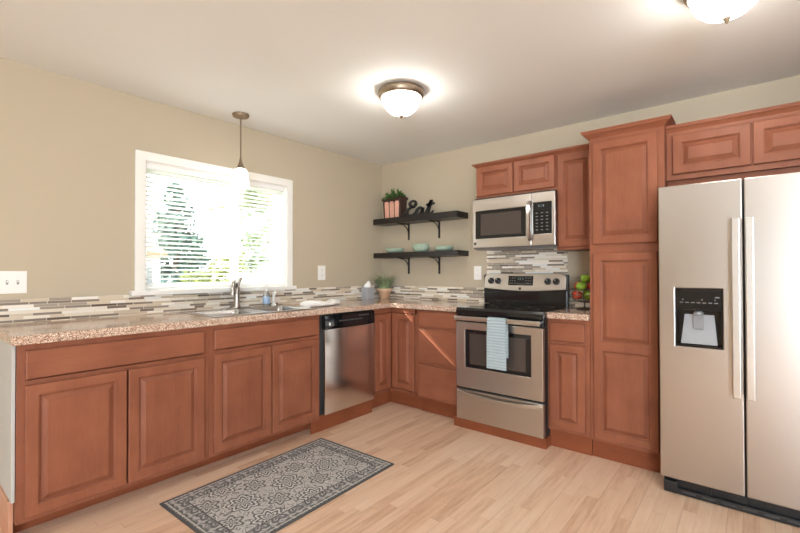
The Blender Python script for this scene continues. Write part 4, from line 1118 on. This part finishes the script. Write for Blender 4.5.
# ------------------------------------------------------------------ rug
RL, RW = 1.195, 0.735
M['rug'] = rug_mat(RL, RW)
mb = MB(); rings = []
mb.grid([-RW / 2, RW / 2], [-RL / 2, RL / 2], lambda i, j: True, 0, .007, lambda u, v, w: (u, v, w))
rug = mb.build('rug', 'rug', None, 0.002)
rug.location = (1.150, -2.150, ZF + .0008); rug.rotation_euler = (0, 0, math.radians(1.6))
tag(rug, 'grey patterned rug with medallions and dark border on the floor by the sink', 'rug')

# ------------------------------------------------------------------ outside the window
pr_ = MB().box(-0.15, WX + 0.15, -11.6, -7.36, 2.32, 2.42); pr_.box(0.0, 0.12, -11.5, -11.38, -0.6, 2.32); pr_.box(6.2, 6.32, -11.5, -11.38, -0.6, 2.32)
struct(pr_.build('sun_block_roof', 'trim_white'))   # unseen porch roof, added to keep sun out of the rear opening
gr = MB().box(-40, -0.16, -25, 25, -0.75, -0.60).build('lawn', 'lawn'); gr['kind'] = 'structure'
def foliage_tree(name, mat, base, trunk_h, trunk_r, clumps, leaf_sz, label, cat='tree', seed=1):
    r = thing(name, base, label, cat); rnd = random.Random(seed)
    mb = MB(); mb.tube([(base[0], base[1], base[2]), (base[0] + .03, base[1], base[2] + trunk_h * .5), (base[0], base[1] + .04, base[2] + trunk_h)], [trunk_r, trunk_r * .75, trunk_r * .3], 9)
    mb.build('trunk', 'birch_bark' if mat == 'birch' else 'bark', r)
    mb = MB()
    for c, rad, n in clumps:
        for i in range(n):
            d = Vector((rnd.gauss(0, 1), rnd.gauss(0, 1), rnd.gauss(0, 1))).normalized() * (rnd.random() ** .45)
            p = Vector((base[0] + c[0] + d.x * rad[0], base[1] + c[1] + d.y * rad[1], base[2] + c[2] + d.z * rad[2]))
            a = Vector((rnd.gauss(0, 1), rnd.gauss(0, 1), rnd.gauss(0, .6))).normalized(); b = a.orthogonal().normalized(); b = b * math.cos(rnd.random() * 6) + a.cross(b) * math.sin(rnd.random() * 6)
            s = leaf_sz * rnd.uniform(.6, 1.4); nrm = a.cross(b)
            mb.add([p - a * s, p + b * s * .45 + nrm * s * .1, p + a * s, p - b * s * .45 + nrm * s * .1], [(0, 1, 2), (0, 2, 3)])
    mb.build('foliage', mat, r); return r
rnd = random.Random(21)
cl_ = []
for k in range(12):
    f = k / 11; R_ = 1.80 * (1 - f) + .12
    for q in range(max(2, int(9 * (1 - f)) + 1)):
        a = rnd.uniform(0, 2 * PI); rr_ = R_ * rnd.uniform(.35, .8); cl_.append(((rr_ * math.cos(a), rr_ * math.sin(a), .90 + f * 3.65), (.53 * (1 - .5 * f), .53 * (1 - .5 * f), .25), 60))
foliage_tree('conifer_tree', 'conifer', (-11.0, 2.22, -0.6), 4.6, .13, cl_, .13, 'dark conifer seen through the blind, left of the window middle'.replace('left of the window middle', 'standing beyond the lawn'), seed=4)
cl_ = []
for k in range(26):
    f = rnd.random(); a = rnd.uniform(0, 2 * PI); rr_ = rnd.uniform(.1, .75) * (1.1 - .6 * f)
    cl_.append(((rr_ * math.cos(a), rr_ * math.sin(a), 1.9 + f * 3.3), (.34, .34, .30), 46))
foliage_tree('birch_tree', 'birch', (-9.0, 3.75, -0.6), 5.0, .08, cl_, .11, 'airy light green tree seen through the blind behind the pendant', seed=8)
cl_ = [((rnd.uniform(-.4, .4), rnd.uniform(-.5, .5), rnd.uniform(.5, 2.15)), (.35, .36, .32), 100) for k in range(14)]
foliage_tree('garden_shrub', 'shrub', (-6.2, 0.95, -0.6), 1.6, .05, cl_, .08, 'yellow-green shrub in front of the conifer beyond the blind', 'shrub', seed=12)
hs = thing('garden_shed', (-7.5, -1.1, -0.6), 'small pale shed with a tan roof edge seen low beyond the blind', 'shed')
box('wall', 'siding', hs, -8.2, -7.0, -2.4, 0.22, -0.6, 1.62)
MB().prism([(-8.4, 1.62), (-6.85, 1.62), (-6.85, 1.74), (-7.6, 1.98), (-8.4, 1.74)], 'y', -2.55, 0.32).build('roof', 'roof', hs)
box('window', 'mid_grey', hs, -7.0, -6.97, -.5, .05, 0.9, 1.4)
h2 = thing('neighbour_house', (-14.0, 8.5, -0.6), 'white sided house seen beyond the light green tree', 'house')
box('wall', 'siding', h2, -16.0, -13.0, 5.9, 10.5, -0.6, 4.2)
MB().prism([(5.7, 4.2), (10.7, 4.2), (10.7, 4.3), (8.2, 5.6), (5.7, 4.3)], 'x', -16.2, -12.8).build('roof', 'roof', h2)
